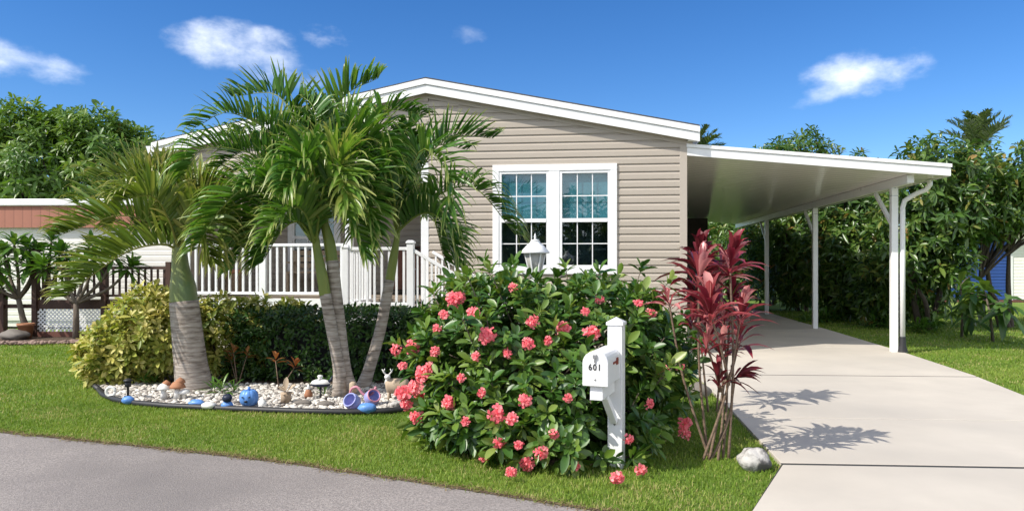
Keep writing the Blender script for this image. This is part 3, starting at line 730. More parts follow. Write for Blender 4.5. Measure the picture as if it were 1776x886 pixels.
for y in (.845, 5.37, 10.2):
    mb = MB(); mb.box(BX - .055, BX + .055, y - .05, y + .05, 0, zb - .152)
    p = mb.build('post', M['white_metal'], cp, bevel=.006)
    mb = MB(); mb.box(BX - .0565, BX + .0565, y - .052, y + .052, zb - .30, zb - .285); mb.box(BX - .008, BX + .008, y - .054, y - .05, zb - .17, zb - .02); mb.build('post_strap', M['steel'], p)
    mb = MB(); mb.bar((BX, y + .05, 2.22), (BX, y + .82, zb - .175), .06, .06, (1, 0, 0)); mb.build('brace', M['white_metal'], cp, bevel=.004)
dx, dy_ = BX + .125, .80
pts = [(CW - .09, .50, cz(CW) - .01), (CW - .09, .50, cz(CW) - .09), (CW - .13, .55, cz(CW) - .17), (CW - .22, .64, cz(CW) - .21), (dx + .12, dy_ - .06, cz(CW) - .26), (dx + .03, dy_ - .01, cz(CW) - .33), (dx, dy_, cz(CW) - .45), (dx, dy_, 1.6), (dx, dy_, .27)]
mb = MB(); mb.tube(pts, .042, 10); mb.build('downspout', M['white_metal'], cp)
mb = MB(); mb.lathe([(.048, .30), (.05, .29), (.055, .16), (.085, .04), (.09, 0)][::-1], (dx, dy_, 0), 14); mb.build('drain_boot', M['black_plastic'], cp)
# storage room at the rear of the carport
st = thing('storage_room', 'dark storage room closing the back of the carport', 'shed', hw(0.0, 12.9), -TH)
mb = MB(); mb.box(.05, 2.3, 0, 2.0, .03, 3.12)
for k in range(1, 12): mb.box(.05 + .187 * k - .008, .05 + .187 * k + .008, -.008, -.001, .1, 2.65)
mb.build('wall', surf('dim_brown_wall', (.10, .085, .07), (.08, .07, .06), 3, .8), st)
mb = MB(); mb.box(1.2, 2.0, -.03, -.009, .05, 2.05); d = mb.build('door', surf('grey_door', (.16, .15, .14), (.14, .13, .12), 4, .6), st)
mb = MB(); mb.ball((1.28, -.05, 1.02), .03); mb.build('handle', M['steel'], d)

# ------------------------------------------------------------------ palms
PALM_PROF = [(0, .35), (.15, 1), (.4, 1), (.62, .85), (.78, .62), (.9, .4), (1, .08)]
def curve_pts(P, n):
    """smooth path through control points (Catmull-Rom)"""
    P = np.asarray(P, float); P = np.vstack([2 * P[0] - P[1], P, 2 * P[-1] - P[-2]]); out = []
    m = len(P) - 3
    for i in range(m):
        for t in np.linspace(0, 1, n, endpoint=(i == m - 1)):
            a, b, c, d = P[i:i + 4]
            out.append(.5 * ((2 * b) + (-a + c) * t + (2 * a - 5 * b + 4 * c - d) * t * t + (-a + 3 * b - 3 * c + d) * t ** 3))
    return np.array(out)

def frond(lb, path, npair, Lmax, W, vee=35, droop=.35, rr=.012, rnd0=.5, t0=.1):
    """feather frond along a smooth path of points: rachis tube and leaflets standing up from it in a V"""
    C = curve_pts(path, 12); s_ = np.concatenate([[0], np.cumsum(np.linalg.norm(np.diff(C, axis=0), axis=1))]); s_ /= s_[-1]
    B = lambda t: np.stack([np.interp(t, s_, C[:, k]) for k in range(3)], -1)
    D = lambda t: nz(B(np.minimum(t + .03, 1)) - B(np.maximum(t - .03, 0)))
    ts = np.linspace(0, 1, 18); lb.tube(B(ts), rr * (1.4 - 1.2 * ts), 6, rnd=.92)
    chord = np.array(path[-1], float) - np.array(path[0], float); chord[2] = 0
    if np.linalg.norm(chord) < .05: chord = np.array((0, -1., 0))
    hs_ = nz(np.cross(chord, np.array((0, 0, 1.))))
    for sgn in (-1, 1):
        t = (np.linspace(t0, .995, npair) + rng.normal(0, .005, npair)).clip(.05, 1)
        P, T = B(t), D(t)
        side = nz(hs_ - T * (T @ hs_)[:, None]); nr = np.cross(side, T)
        a = np.radians(vee + rng.normal(0, 11, npair)); fwd = .38 + .7 * t ** 2.2 + rng.normal(0, .08, npair)
        d = side * (sgn * np.cos(a))[:, None] + nr * np.sin(a)[:, None] + T * fwd[:, None]
        L = Lmax * np.interp(t, (0, .1, .25, .6, .85, 1), (.55, .80, 1, 1, .72, .42)) * (1 + rng.normal(0, .08, npair))
        dr = (droop * (.75 + .5 * rng.random()) + rng.normal(0, .16, npair)).clip(.03, 1.2)
        lb.leaves(P, d, nr, L, W * (1 + rng.normal(0, .15, npair)), dr, fold=.22, prof=PALM_PROF, curl=4.5, rnd=np.clip(rnd0 + rng.normal(0, .16, npair), 0, 1), twist=rng.normal(0, .3, npair))

def palm(label, base, stem, shaft, crown, fronds, Y, Lmax, W, mats, npair=62, droop=.35, spear=None, vee=62):
    """stem/shaft: lists of (px, py, radius) seen at depth Y; fronds: (mid px, py, tip px, py, depth offset mid, tip)"""
    t = thing('palm_tree', label, 'palm tree', base)
    sp = [at(a, b, Y) for a, b, r in stem]; sp[0] = np.array(base)
    c = curve_pts(sp, 8); rad = np.interp(np.linspace(0, 1, len(c)), np.linspace(0, 1, len(stem)), [r for *_, r in stem])
    c[0, 2] -= .04
    m = MB(); m.tube([tuple(p) for p in c], list(rad), 18); m.build('trunk', mats[0], t, off=base)
    sp = [at(a, b, Y) for a, b, r in shaft]; c = curve_pts(sp, 8); rad = np.interp(np.linspace(0, 1, len(c)), np.linspace(0, 1, len(shaft)), [r for *_, r in shaft])
    m = MB(); m.tube([tuple(p) for p in c], list(rad), 16); m.build('crownshaft', mats[1], t, off=base)
    c0 = at(crown[0], crown[1], Y)
    ex = []
    for k in range(2):              # fronds reaching towards and away from the viewer
        a = k * 1.9 + .4 + rng.random(); sy = abs(math.sin(a))
        ex.append([(crown[0] + 35 * math.cos(a), crown[1] - 75, .35 * sy), (crown[0] + 85 * math.cos(a), crown[1] - 105 + 25 * rng.random(), .8 * sy), (crown[0] + 120 * math.cos(a), crown[1] - 50 + 50 * rng.random(), 1.25 * sy)])
    for i, pts_ in enumerate(list(fronds) + ex):
        lb = LB(); j = rng.normal(0, .02, 3)
        path = [c0 + j + np.array((0, pts_[0][2] * .06, -.03 * (i % 4)))] + [at(px, py, Y + dy) for px, py, dy in pts_]
        frond(lb, path, npair, Lmax * (1 + rng.normal(0, .06)), W, vee=vee, droop=droop * (1 + rng.normal(0, .3)), rnd0=.45 + rng.normal(0, .15))
        lb.build('frond', mats[2], t, off=base)
    if spear:
        a, b = c0, at(spear[0], spear[1], Y); m = MB(); m.tube([tuple(a), tuple((a + b) / 2), tuple(b)], [.02, .014, .003], 6); m.build('spear_leaf', M['crownshaft_yellow'], t, off=base)
    return t

b1 = gp(338, 678)
palm('stout grey trunked palm with green crownshaft growing at the left of the white stone bed', b1,
     [(338, 678, .225), (331, 630, .192), (324, 570, .178), (319, 522, .168)], [(319, 524, .163), (317, 495, .152), (313, 465, .105), (311, 432, .085), (309, 410, .05)], (311, 425),
     [[(280, 355, .1), (232, 302, .2), (165, 312, .3)], [(268, 392, -.1), (205, 374, -.25), (104, 408, -.4)], [(285, 424, -.15), (232, 432, -.3), (180, 462, -.4), (114, 515, -.5)], [(295, 360, .2), (275, 312, .4), (238, 285, .5)],
      [(325, 370, .1), (345, 330, .2), (392, 318, .3)], [(335, 385, -.1), (372, 375, -.2), (412, 425, -.3)], [(265, 360, .3), (205, 332, .6), (130, 352, .9)], [(290, 375, -.4), (262, 340, -.7), (205, 350, -1.0)],
      [(330, 392, -.3), (345, 385, -.5), (362, 452, -.7)], [(308, 360, .3), (300, 320, .5), (285, 285, .7)], [(285, 405, .2), (245, 398, .4), (200, 445, .6)]],
     b1[1], .56, .046, (M['palm_trunk'], M['crownshaft_green'], M['leaf_palm_lime']), npair=50, droop=.22, vee=64)
b2 = gp(596, 690)
palm('leaning palm with yellow green crownshaft, front left stem of the three growing together', b2 + np.array((-.05, 0, 0)),
     [(594, 690, .09), (588, 640, .070), (577, 580, .066), (564, 510, .066)], [(564, 512, .066), (559, 480, .066), (551, 440, .05), (546, 405, .04)], (547, 412),
     [[(520, 352, -.2), (440, 322, -.4), (384, 361, -.5), (340, 432, -.6)], [(520, 385, -.1), (490, 398, -.2), (455, 455, -.3)], [(500, 370, .1), (450, 378, .2), (405, 462, .3)], [(490, 345, .1), (420, 345, .2), (365, 405, .3)],
      [(520, 335, -.4), (480, 305, -.8), (430, 330, -1.2)], [(565, 372, .2), (595, 355, .4), (632, 440, .6)], [(562, 325, -.3), (585, 318, -.6), (628, 440, -.9)], [(530, 372, -.3), (505, 362, -.6), (468, 420, -.9)], [(520, 320, .3), (470, 285, .6), (400, 300, .8)]],
     b2[1], .48, .045, (M['palm_trunk'], M['crownshaft_yellow'], M['leaf_palm']), npair=46, droop=.34)
palm('tallest palm, its full crown of arching fronds rising above the porch roof', b2 + np.array((.06, .12, 0)),
     [(601, 686, .115), (596, 640, .088), (586, 550, .080), (576, 452, .072)], [(576, 455, .071), (571, 420, .068), (562, 385, .05), (556, 355, .035)], (557, 362),
     [[(568, 235, 0), (596, 168, -.05), (656, 136, -.1)], [(522, 238, .1), (480, 165, .25), (402, 168, .4)], [(490, 248, 0), (400, 196, -.1), (338, 222, -.1)], [(470, 282, -.1), (360, 255, -.3), (322, 300, -.5)], [(560, 285, -.1), (592, 234, -.2), (655, 245, -.3), (690, 300, -.4)],
      [(575, 300, -.2), (610, 290, -.5), (648, 415, -.9)], [(552, 270, -.15), (545, 190, -.3), (520, 165, -.2)], [(590, 285, .2), (640, 225, .4), (722, 240, .5)], [(530, 270, .4), (470, 215, .7), (405, 240, 1.0)], [(570, 270, .4), (610, 200, .8), (665, 205, 1.1)],
      [(545, 300, -.5), (528, 275, -.9), (495, 335, -1.3)], [(510, 290, 0), (440, 255, .1), (380, 290, .2)], [(568, 300, -.5), (590, 285, -.9), (600, 370, -1.2)]],
     b2[1] + .1, .52, .046, (M['palm_trunk'], M['crownshaft_yellow'], M['leaf_palm']), npair=50, droop=.30, spear=(524, 125))
b3 = gp(628, 676)
palm('slender palm leaning right towards the big window', b3,
     [(628, 676, .095), (640, 640, .072), (660, 570, .068), (676, 485, .062)], [(676, 487, .060), (682, 450, .056), (688, 415, .038), (691, 385, .03)], (690, 392),
     [[(655, 275, .1), (665, 195, .1), (738, 200, .1)], [(722, 310, 0), (775, 240, 0), (855, 240, 0)], [(740, 350, -.1), (820, 325, -.25), (895, 408, -.4)], [(728, 372, -.2), (762, 380, -.4), (790, 462, -.6)], [(702, 320, -.3), (735, 258, -.6), (778, 310, -.9), (770, 380, -1.0)], [(672, 350, -.1), (642, 338, -.2), (625, 400, -.3)],
      [(670, 320, .2), (635, 260, .4), (595, 270, .6)], [(695, 320, .2), (705, 240, .4), (725, 205, .5)], [(715, 378, .2), (748, 370, .3), (770, 450, .4)], [(682, 325, -.4), (668, 290, -.7), (640, 340, -1.0)], [(712, 325, .3), (755, 255, .6), (810, 260, .8)]],
     b3[1], .47, .043, (M['palm_trunk'], M['crownshaft_yellow'], M['leaf_palm']), npair=46, droop=.34)

def far_palm(label, x, y, z, fl, n, elev0, seed):
    rg = np.random.default_rng(seed); base = np.array((x, y, 0.))
    t = thing('palm_tree', label, 'palm tree', base)
    m = MB(); m.tube([(x, y, -.05), (x + .1, y, z * .5), (x, y, z)], [.2, .15, .12], 10); m.build('trunk', M['palm_trunk'], t, off=base)
    lb = LB()
    for i in range(n):
        a = i * 2.4 + rg.random() * .5; e = R(elev0 - 58 * (i / n)) ; h = np.array((math.cos(a), math.sin(a), 0))
        p0 = np.array((x, y, z)); pm = p0 + (h * math.cos(e) + np.array((0, 0, math.sin(e)))) * fl * .55; p2 = p0 + h * fl * (.22 + .72 * math.cos(e)) + np.array((0, 0, fl * (math.sin(e) * .98 - .12)))
        frond(lb, [p0, pm, p2], 26, fl * .33, .06, droop=.3, rr=.02)
    lb.build('crown', M['leaf_palm_far'], t, off=base)
far_palm('far coconut palm showing above the broad leaved trees on the right', 19.4, 30, 6.3, 1.75, 16, 90, 1)
far_palm('far palm peeping over the eave where the carport begins', 9.25, 36, 7.0, 1.6, 14, 80, 2)
far_palm('far palm showing its top just over the roof slope left of the eave', 8.0, 37, 6.6, 1.6, 12, 85, 3)

# ------------------------------------------------------------------ shrubs
def ell_points(n, blobs, shell=.35, zmin=.03):
    """points near the surface of a union of ellipsoids, with outward normals; blobs: (cx,cy,cz,rx,ry,rz)"""
    B = np.array(blobs); w = (B[:, 3] * B[:, 4] + B[:, 3] * B[:, 5] + B[:, 4] * B[:, 5]); out_p, out_n = [], []
    tot = 0
    while tot < n:
        i = rng.choice(len(B), 4 * n, p=w / w.sum()); d = nz(rng.normal(size=(4 * n, 3))); s = 1 - shell * rng.random(4 * n) ** 1.7
        s *= 1 + .08 * np.sin(7 * d[:, 0] + i) * np.sin(6 * d[:, 2] + 2 * i)
        p = B[i, :3] + d * s[:, None] * B[i, 3:]; nn = nz(d / B[i, 3:])
        keep = p[:, 2] > zmin
        for j, b in enumerate(B):
            q = (p - b[:3]) / b[3:]; keep &= ~(((q ** 2).sum(1) < (1 - shell) ** 2) & (i != j))
        out_p.append(p[keep]); out_n.append(nn[keep]); tot += keep.sum()
    return np.vstack(out_p)[:n], np.vstack(out_n)[:n]
OVAL = [(0, .12), (.3, .8), (.6, 1.0), (.85, .65), (1, .08)]
UPZ = np.array((0, 0, 1.))
def shrub(name, label, cat, base, blobs, n, nl, L, W, mat, stem_mat=None, up=.6, elev=(0, 55), stems=14, group=None, shell=.45, part='foliage', jitter=.35, droop=.15, avoid=None):
    base = np.array(base, float); t = thing(name, label, cat, base, group=group)
    p, nn = ell_points(n, blobs, shell); lb = LB()
    if avoid is not None: k = ~avoid(p); p, nn = p[k], nn[k]; n = len(p)
    ax = nz(nn + UPZ * up + rng.normal(0, jitter, nn.shape))
    lb.rosettes(p, ax, nl, L, W, elev, droop=droop, prof=OVAL)
    lb.build(part, mat, t, off=base)
    ls = LB()
    for k in rng.choice(n, min(n, stems), replace=False):
        a = base + np.array((rng.normal(0, .08), rng.normal(0, .08), 0)); mid = (a + p[k]) / 2 + np.array((0, 0, .08)) + (p[k] - a) * np.array((-.1, -.1, 0))
        ls.tube(curve_pts([a, mid, p[k]], 5), np.linspace(.014, .004, 11)[:len(curve_pts([a, mid, p[k]], 5))], 5)
    ls.build('stem', stem_mat or M['bark'], t, off=base)
    return t, p, nn

shrub('golden_shrub', 'golden yellow leaved shrub left of the stout palm trunk', 'shrub', (-4.85, 9.4, 0),
      [(-4.75, 9.5, .66, .52, .6, .60), (-5.05, 9.35, .42, .50, .5, .42), (-4.45, 9.55, .62, .42, .5, .55), (-5.2, 9.3, .28, .32, .4, .30)], 1150, 8, .10, .038, M['leaf_gold'], up=.75, stems=24)
shrub('golden_shrub', 'golden leaved shrub between the stout palm trunk and the dark hedge', 'shrub', (-3.85, 9.9, 0),
      [(-3.95, 9.75, .62, .36, .45, .50), (-3.55, 9.95, .62, .40, .45, .45), (-3.15, 10.3, .70, .35, .35, .32)], 560, 8, .11, .04, M['leaf_gold'], up=.8, stems=18)
# clipped dark hedge
t = thing('clipped_hedge', 'dark green clipped hedge behind the palm trunks', 'hedge', (-2.5, 9.9, 0))
n = 6800; pz = np.column_stack([rng.uniform(-3.75, -1.0, n), rng.uniform(9.35, 10.5, n), rng.uniform(.06, .93, n)])
q = np.abs((pz - np.array((-2.4, 9.92, .45))) / np.array((1.42, .62, .50))); rr_ = (q ** 5).sum(1) ** .2
k = (rr_ < 1.02 + .07 * np.sin(pz[:, 0] * 8) * np.sin(pz[:, 2] * 9)) & (rr_ > .78); pz = pz[k]
nn = nz(np.sign(pz - np.array((-2.4, 9.92, .45))) * (np.abs((pz - np.array((-2.4, 9.92, .45))) / np.array((1.42, .62, .50))) ** 4))
lb = LB(); lb.rosettes(pz, nz(nn + UPZ * .5 + rng.normal(0, .4, nn.shape)), 6, .065, .028, (0, 60), prof=OVAL)
lb.build('foliage', M['leaf_hedge'], t, off=(-2.5, 9.9, 0))
core = MB(); core.box(-3.3, -1.45, 9.65, 10.25, .02, .70); core.build('shade_core', M['dark'], t, off=(-2.5, 9.9, 0))  # plain near-black box standing in for the shade inside the hedge
# small plants in the bed
def small_plant(name, label, cat, x, y, heads, L, W, nl, mat, h, group=None, elev=(15, 70)):
    b = np.array((x, y, .02)); t = thing(name, label, cat, b, group=group); lb = LB(); ls = LB()
    for (dx, dy, dz) in heads:
        c = b + np.array((dx, dy, dz * h)); lb.rosettes(c, np.array((dx * .8, dy * .8, 1.)), nl, L, W, elev, droop=.3)
        ls.tube([b + np.array((0, 0, -.02)), (b + c) / 2, c], (.009, .007, .005), 5)
    lb.build('foliage', mat, t, off=b); ls.build('stem', M['cane'], t, off=b)
    return t
g = gp(412, 672); small_plant('croton_seedling', 'young red and green croton beside the stout palm trunk', 'plant', g[0], g[1], [(-.05, 0, 1), (.1, .05, .9), (-.12, .1, .7)], .15, .04, 8, M['leaf_red'], .42)
g = gp(484, 680); small_plant('croton_seedling', 'thin stemmed young croton with olive leaves in front of the hedge', 'plant', g[0], g[1], [(-.06, .05, 1), (.16, .1, .75)], .15, .04, 8, M['leaf_red'], .36)
g = gp(385, 688); small_plant('fern', 'low bright green fern by the foot of the stout palm', 'fern', g[0], g[1], [(0, 0, .6), (.12, .03, .5), (-.12, .05, .5)], .20, .022, 18, M['leaf_plum'], .10, elev=(10, 60))
g = gp(250, 672); small_plant('fern', 'small dark green fern under the big golden shrub', 'fern', g[0], g[1], [(0, 0, .6), (.1, .03, .5)], .17, .02, 16, M['leaf_plum'], .10, elev=(10, 60))
g = gp(563, 690); small_plant('strap_leaf_plant', 'strap leaved green tuft left of the leaning palm stems', 'plant', g[0], g[1], [(0, 0, .4)], .26, .03, 14, M['leaf_plum'], .08, elev=(35, 75))
g = gp(765, 690); small_plant('strap_leaf_plant', 'strap leaved tuft beside the striped wooden animal', 'plant', g[0] - .35, g[1], [(0, 0, .4)], .22, .025, 14, M['leaf_plum'], .08, elev=(25, 75))

# flowering ixora, cut back in front of the mailbox and its post
def clear_of_mailbox(p):
    p = np.atleast_2d(p); c = p[:, 0] - (.79 + (p[:, 1] - 5.5) * .38)
    return ((np.abs(c + .02) < .19) & (p[:, 1] < 5.72) & (p[:, 2] > .16)) | ((np.abs(p[:, 0] - p[:, 1] * .145) < .15) & (p[:, 1] < 5.6) & (p[:, 2] > .16))
bb = (.35, 6.45, 0)
ix_blobs = [(.42, 5.72, .20, .72, .52, .24), (.25, 6.15, .30, 1.0, .85, .34), (-.1, 6.3, .28, .75, .75, .32), (-.02, 6.55, .78, .80, .85, .66), (.78, 6.5, .72, .72, .85, .66), (.35, 6.25, .52, 1.0, .88, .48), (-.55, 6.5, .72, .36, .55, .46), (-.05, 6.8, 1.12, .40, .5, .40), (.85, 6.9, 1.05, .45, .5, .38), (1.25, 6.4, .66, .36, .5, .42)]
ix, ip, inn = shrub('flowering_bush', 'large glossy green bush covered with coral red flowers around the mailbox post', 'bush', bb, ix_blobs, 1900, 8, .108, .044, M['leaf_ixora'], M['bark_dark'], up=.6, elev=(0, 60), stems=70, shell=.42, jitter=.22, avoid=clear_of_mailbox)
# protruding sprays on the outline
lb = LB(); ls = LB()
for k in range(190):
    i = rng.integers(len(ip)); a = ip[i]; d = nz(inn[i] + UPZ * .7 + rng.normal(0, .3, 3)); b = a + d * rng.uniform(.06, .27)
    if b[2] < .5 or clear_of_mailbox(b)[0]: continue
    ls.tube([np.array(bb), np.array(bb) * .4 + a * .6 + np.array((0, 0, .08)), a, b], (.01, .007, .005, .004), 5); lb.rosettes(b, d, 9, .115, .045, (0, 65), prof=OVAL)
lb.build('foliage', M['leaf_ixora'], ix, off=bb); ls.build('stem', M['bark'], ix, off=bb)
fl_px = [(985, 690, 7), (1125, 700, 9), (1090, 760, 8), (755, 610, 9), (772, 545, 10), (1015, 540, 7), (900, 770, 8), (1040, 520, 8), (790, 520, 22), (822, 546, 14), (719, 602, 16), (688, 607, 11), (700, 635, 9), (846, 582, 17), (735, 650, 20), (722, 672, 16), (700, 680, 17), (705, 700, 12), (730, 690, 11), (725, 722, 13), (778, 697, 14), (862, 716, 18), (888, 724, 13), (911, 694, 13), (923, 557, 12), (976, 570, 15), (916, 596, 12), (1027, 578, 14), (880, 612, 8), (835, 680, 7), (960, 752, 9), (865, 766, 12), (938, 783, 13), (914, 804, 13), (887, 818, 10), (840, 793, 9), (998, 806, 7), (1070, 826, 14), (1110, 812, 11), (1150, 645, 14), (1178, 635, 10), (1184, 735, 15), (1187, 752, 11), (1105, 528, 10), (1128, 545, 10), (890, 500, 9), (745, 640, 12), (760, 570, 9), (826, 618, 7), (808, 730, 8), (800, 655, 6), (950, 590, 7)]
eB = np.array(ix_blobs)
for (px, py, rad) in fl_px:
    ray = nz(np.array(((px - CX) / F, 1, (HY - py) / F))); cam = np.array((0, 0, CAMH)); best = 7.2
    for b in eB:                                    # where the bush surface lies under that flower
        o_ = (cam - b[:3]) / b[3:]; d_ = ray / b[3:]; A_ = d_ @ d_; B_ = 2 * o_ @ d_; C_ = o_ @ o_ - 1; disc = B_ * B_ - 4 * A_ * C_
        if disc > 0: best = min(best, (-B_ - math.sqrt(disc)) / (2 * A_))
    if best == 7.2: best = 6.25
    if ray[2] < 0: best = min(best, (CAMH - .07) / -ray[2])
    c = cam + ray * (best - .03); r = min(rad, 17) * c[1] / F * .92
    ax = nz(np.array((px - 960, -420, 520 - py + 200.)) * (1, 1, .8)); lb = LB()
    nf = int(7 + rad * .75)
    dd = nz(rng.normal(size=(nf * 3, 3)) + ax * 1.1); dd = dd[(dd @ ax) > -.05][:nf]
    fc = c + dd * r * rng.uniform(.45, .85, (len(dd), 1))
    lb.rosettes(fc, nz(dd + ax * .3), 5, max(.017, r * .42), max(.016, r * .40), (5, 22), droop=.0, fold=.1, lvar=.12, prof=[(0, .25), (.4, .8), (.75, 1.0), (1, .45)], rvar=.5)
    lb.build('flower_cluster', M['petal'], ix, off=bb)

# red cordyline
TI = [(0, .25), (.12, .32), (.35, .85), (.55, 1.0), (.78, .7), (1, .03)]
TI_A = [(1250, 612, .10, 12, .30, 0), (1226, 600, -.10, 12, .30, 0),  # px, py, depth offset, leaves, length, dark?
    (1282, 590, .15, 12, .32, 0), (1212, 478, .05, 20, .40, 0), (1266, 462, -.05, 20, .38, 0), (1232, 545, -.22, 24, .38, 0), (1285, 548, -.05, 18, .33, 0), (1160, 525, .10, 12, .24, 0), (1255, 555, .2, 14, .28, 0), (1246, 660, -.12, 10, .26, 1), (1275, 655, .0, 10, .25, 1), (1268, 520, .28, 14, .3, 1), (1200, 560, .0, 10, .24, 0)]
TI_B = [(1214, 462, .05, 22, .52, 1), (1238, 505, .15, 18, .46, 0), (1224, 560, -.1, 16, .44, 1), (1252, 475, .25, 16, .44, 0), (1205, 520, .3, 14, .42, 1)]
for cb, lab, heads in ((gp(1238, 797), 'tall red leaved ti plant with bare canes beside the grey rock', TI_A), (np.array((2.02, 7.5, 0.)), 'dark maroon ti plant standing behind the taller pink red one', TI_B)):
  ct = thing('ti_plant', lab, 'plant', cb)
  for i, (px, py, dy, nl, L, dark) in enumerate(heads):
      hc = at(px, py, cb[1] + dy)
      foot = cb + np.array((rng.normal(0, .05), rng.normal(0, .05), -.03))
      if i == 7 and heads is TI_A: foot = cb + np.array((-.02, .02, -.03))
      mid = foot * .45 + hc * .55 + np.array((-.03 if px < 1240 else .03, 0, -.05))
      if (heads is TI_A and i in (1, 2, 5, 9, 12)) or (heads is TI_B and i in (1, 2, 4)):          # this head branches off a neighbouring cane
          foot = prev[0] * .35 + prev[1] * .65 if prev[1][2] < hc[2] + .3 else prev[0] * .6 + prev[1] * .4
          mid = (foot + hc) / 2 + np.array((.02, 0, -.03))
      else: prev = (foot, hc)
      ls = LB(); ls.tube(curve_pts([foot, mid, hc], 8), np.linspace(.012, .008, 16)[:len(curve_pts([foot, mid, hc], 8))], 7); ls.build('cane', M['cane'], ct, off=cb)
      lb = LB(); ax = np.array((rng.normal(0, .12) + (px - 1240) * .002, rng.normal(0, .12), 1.)) if i != 10 or heads is TI_B else np.array((.7, -.1, .6))
      el = (30, 87)
      if i in (9,): el = (40, 85)
      lb.rosettes(hc, ax, int(nl * 1.25), L, L * .155, el, droop=.46, fold=.28, lvar=.16, prof=TI, rnd=.15 if dark else .55, rvar=.85)
      lb.build('leaf_head', M['leaf_ti_dark'] if dark else M['leaf_ti'], ct, off=cb)

# ------------------------------------------------------------------ trees
def tree(label, base, blobs, n, nl, L, W, mat, stems, group=None, shell=.6, up=.5, bark='bark', name='tree', cat='tree', clump=0, elev=(-15, 60), droop=.25):
    base = np.array(base, float); t = thing(name, label, cat, base, group=group)
    lb = LB()
    if clump:
        c, nn = ell_points(n // clump, blobs, shell, .2); p = np.repeat(c, clump, 0) + nz(rng.normal(size=(len(c) * clump, 3))) * (rng.random((len(c) * clump, 1)) ** .5) * L * 2.0
        r0 = np.repeat(rng.random(len(c)), clump) * .6 + rng.random(len(p)) * .4; nn = np.repeat(nn, clump, 0)
    else: p, nn = ell_points(n, blobs, shell, .2); c = p; r0 = None
    lb.rosettes(p, nz(nn + UPZ * up + rng.normal(0, .4, nn.shape)), nl, L, W, elev, droop=droop, prof=[(0, .1), (.35, .9), (.7, .9), (1, .06)], rnd=r0)
    lb.build('crown', mat, t, off=base)
    ls = LB()
    for (sx, sy, r, hx, hy, hz) in stems:
        a = base + np.array((sx, sy, -.1)); h = np.array((hx, hy, hz)); mid = (a + h) / 2 + np.array((rng.normal(0, .12), rng.normal(0, .12), .1))
        q = curve_pts([a, mid, h], 7); ls.tube(q, np.linspace(r, r * .5, len(q)), 8)
        for k in rng.choice(len(c), 9, replace=False):
            e = h + (c[k] - h) * .85; m2 = (h + e) / 2 + np.array((0, 0, .15)); q = curve_pts([h, m2, e], 5); ls.tube(q, np.linspace(r * .45, .012, len(q)), 6)
    ls.build('trunk', M[bark], t, off=base)
    return t
tree('big dense round crowned tree behind the neighbouring home on the left', (-17, 28, 0),
     [(-17.2, 28, 4.6, 3.4, 3.2, 2.6), (-19.6, 28.5, 5.4, 2.4, 2.6, 2.1), (-15.3, 27.6, 5.1, 2.1, 2.4, 2.0), (-21, 28, 4.2, 2.4, 3, 2.4), (-14.3, 28.2, 3.6, 1.7, 2.2, 1.8), (-17.6, 28, 6.1, 1.8, 2.0, 1.35)],
     6200, 8, .28, .09, M['leaf_tree'], [(0, 0, .3, -17, 28, 3.0), (.3, .2, .2, -19.5, 28.4, 4.0), (-.2, 0, .2, -15.3, 27.8, 4.2)], clump=14, shell=.35, elev=(-20, 60))
gtree = 'broad leaved trees along the carport'
TR = [
    ('broad leaved tree with branching trunk just right of the front carport post', (9.75, 17.0), [(9.75, 17.0, 3.0, 1.15, 1.3, 1.55), (9.9, 17.3, .95, .8, .7, .8), (9.2, 17.8, .8, .7, .7, .7), (9.3, 17.2, 1.7, .9, 1.1, 1.0), (10.5, 17.1, 3.2, 1.0, 1.2, 1.3), (10.05, 16.7, 1.75, .5, .8, .75)], 640),
    ('broad leaved tree at the right edge of the lawn with sky showing through its crown', (12.1, 17.6), [(11.8, 17.6, 3.5, 1.3, 1.3, 1.1), (12.9, 17.4, 3.3, 1.2, 1.2, 1.2), (11.3, 17.2, 2.7, .7, .8, .6), (13.6, 17.5, 2.9, .9, 1.0, .7)], 560),
    ('dark broad leaved tree between the front and middle carport posts', (9.5, 20.3), [(9.4, 20.2, 1.6, 1.1, 1.5, 1.5), (9.6, 20.4, 3.3, 1.2, 1.5, 1.3), (9.0, 19.3, 1.0, .6, .9, .9)], 640),
    ('dark broad leaved tree beside the middle carport post', (9.5, 23.6), [(9.4, 23.6, 1.8, 1.2, 1.7, 1.7), (9.6, 23.8, 4.2, 1.2, 1.6, 1.7)], 640),
    ('broad leaved tree behind the rear carport post', (9.8, 27.3), [(9.7, 27.2, 2.0, 1.3, 1.8, 1.9), (10.0, 27.6, 4.6, 1.3, 1.7, 1.7)], 560),
    ('broad leaved tree furthest back past the carport end', (9.6, 31.5), [(9.6, 31.5, 1.8, 1.5, 1.8, 1.9), (10.4, 31.8, 4.4, 1.6, 1.8, 1.9)], 480)]
for i, (lab, (x, y), blobs, n) in enumerate(TR):
    n = int(n * (2.6 if i != 1 else 2.0))
    st_ = [(-.1, 0, .09, blobs[0][0] - .2, y, 1.5), (.15, .1, .08, blobs[0][0] + .4, y + .1, 1.8), (0, -.1, .07, blobs[0][0] - .5, y - .2, 1.2)]
    tree(lab, (x, y, 0), blobs, n, 8, .185 if i < 2 else .205, .066, M['leaf_gape'], st_, group=gtree, bark='bark_dark', shell=.75 if i != 1 else .9, elev=(-35, 55), droop=.3)
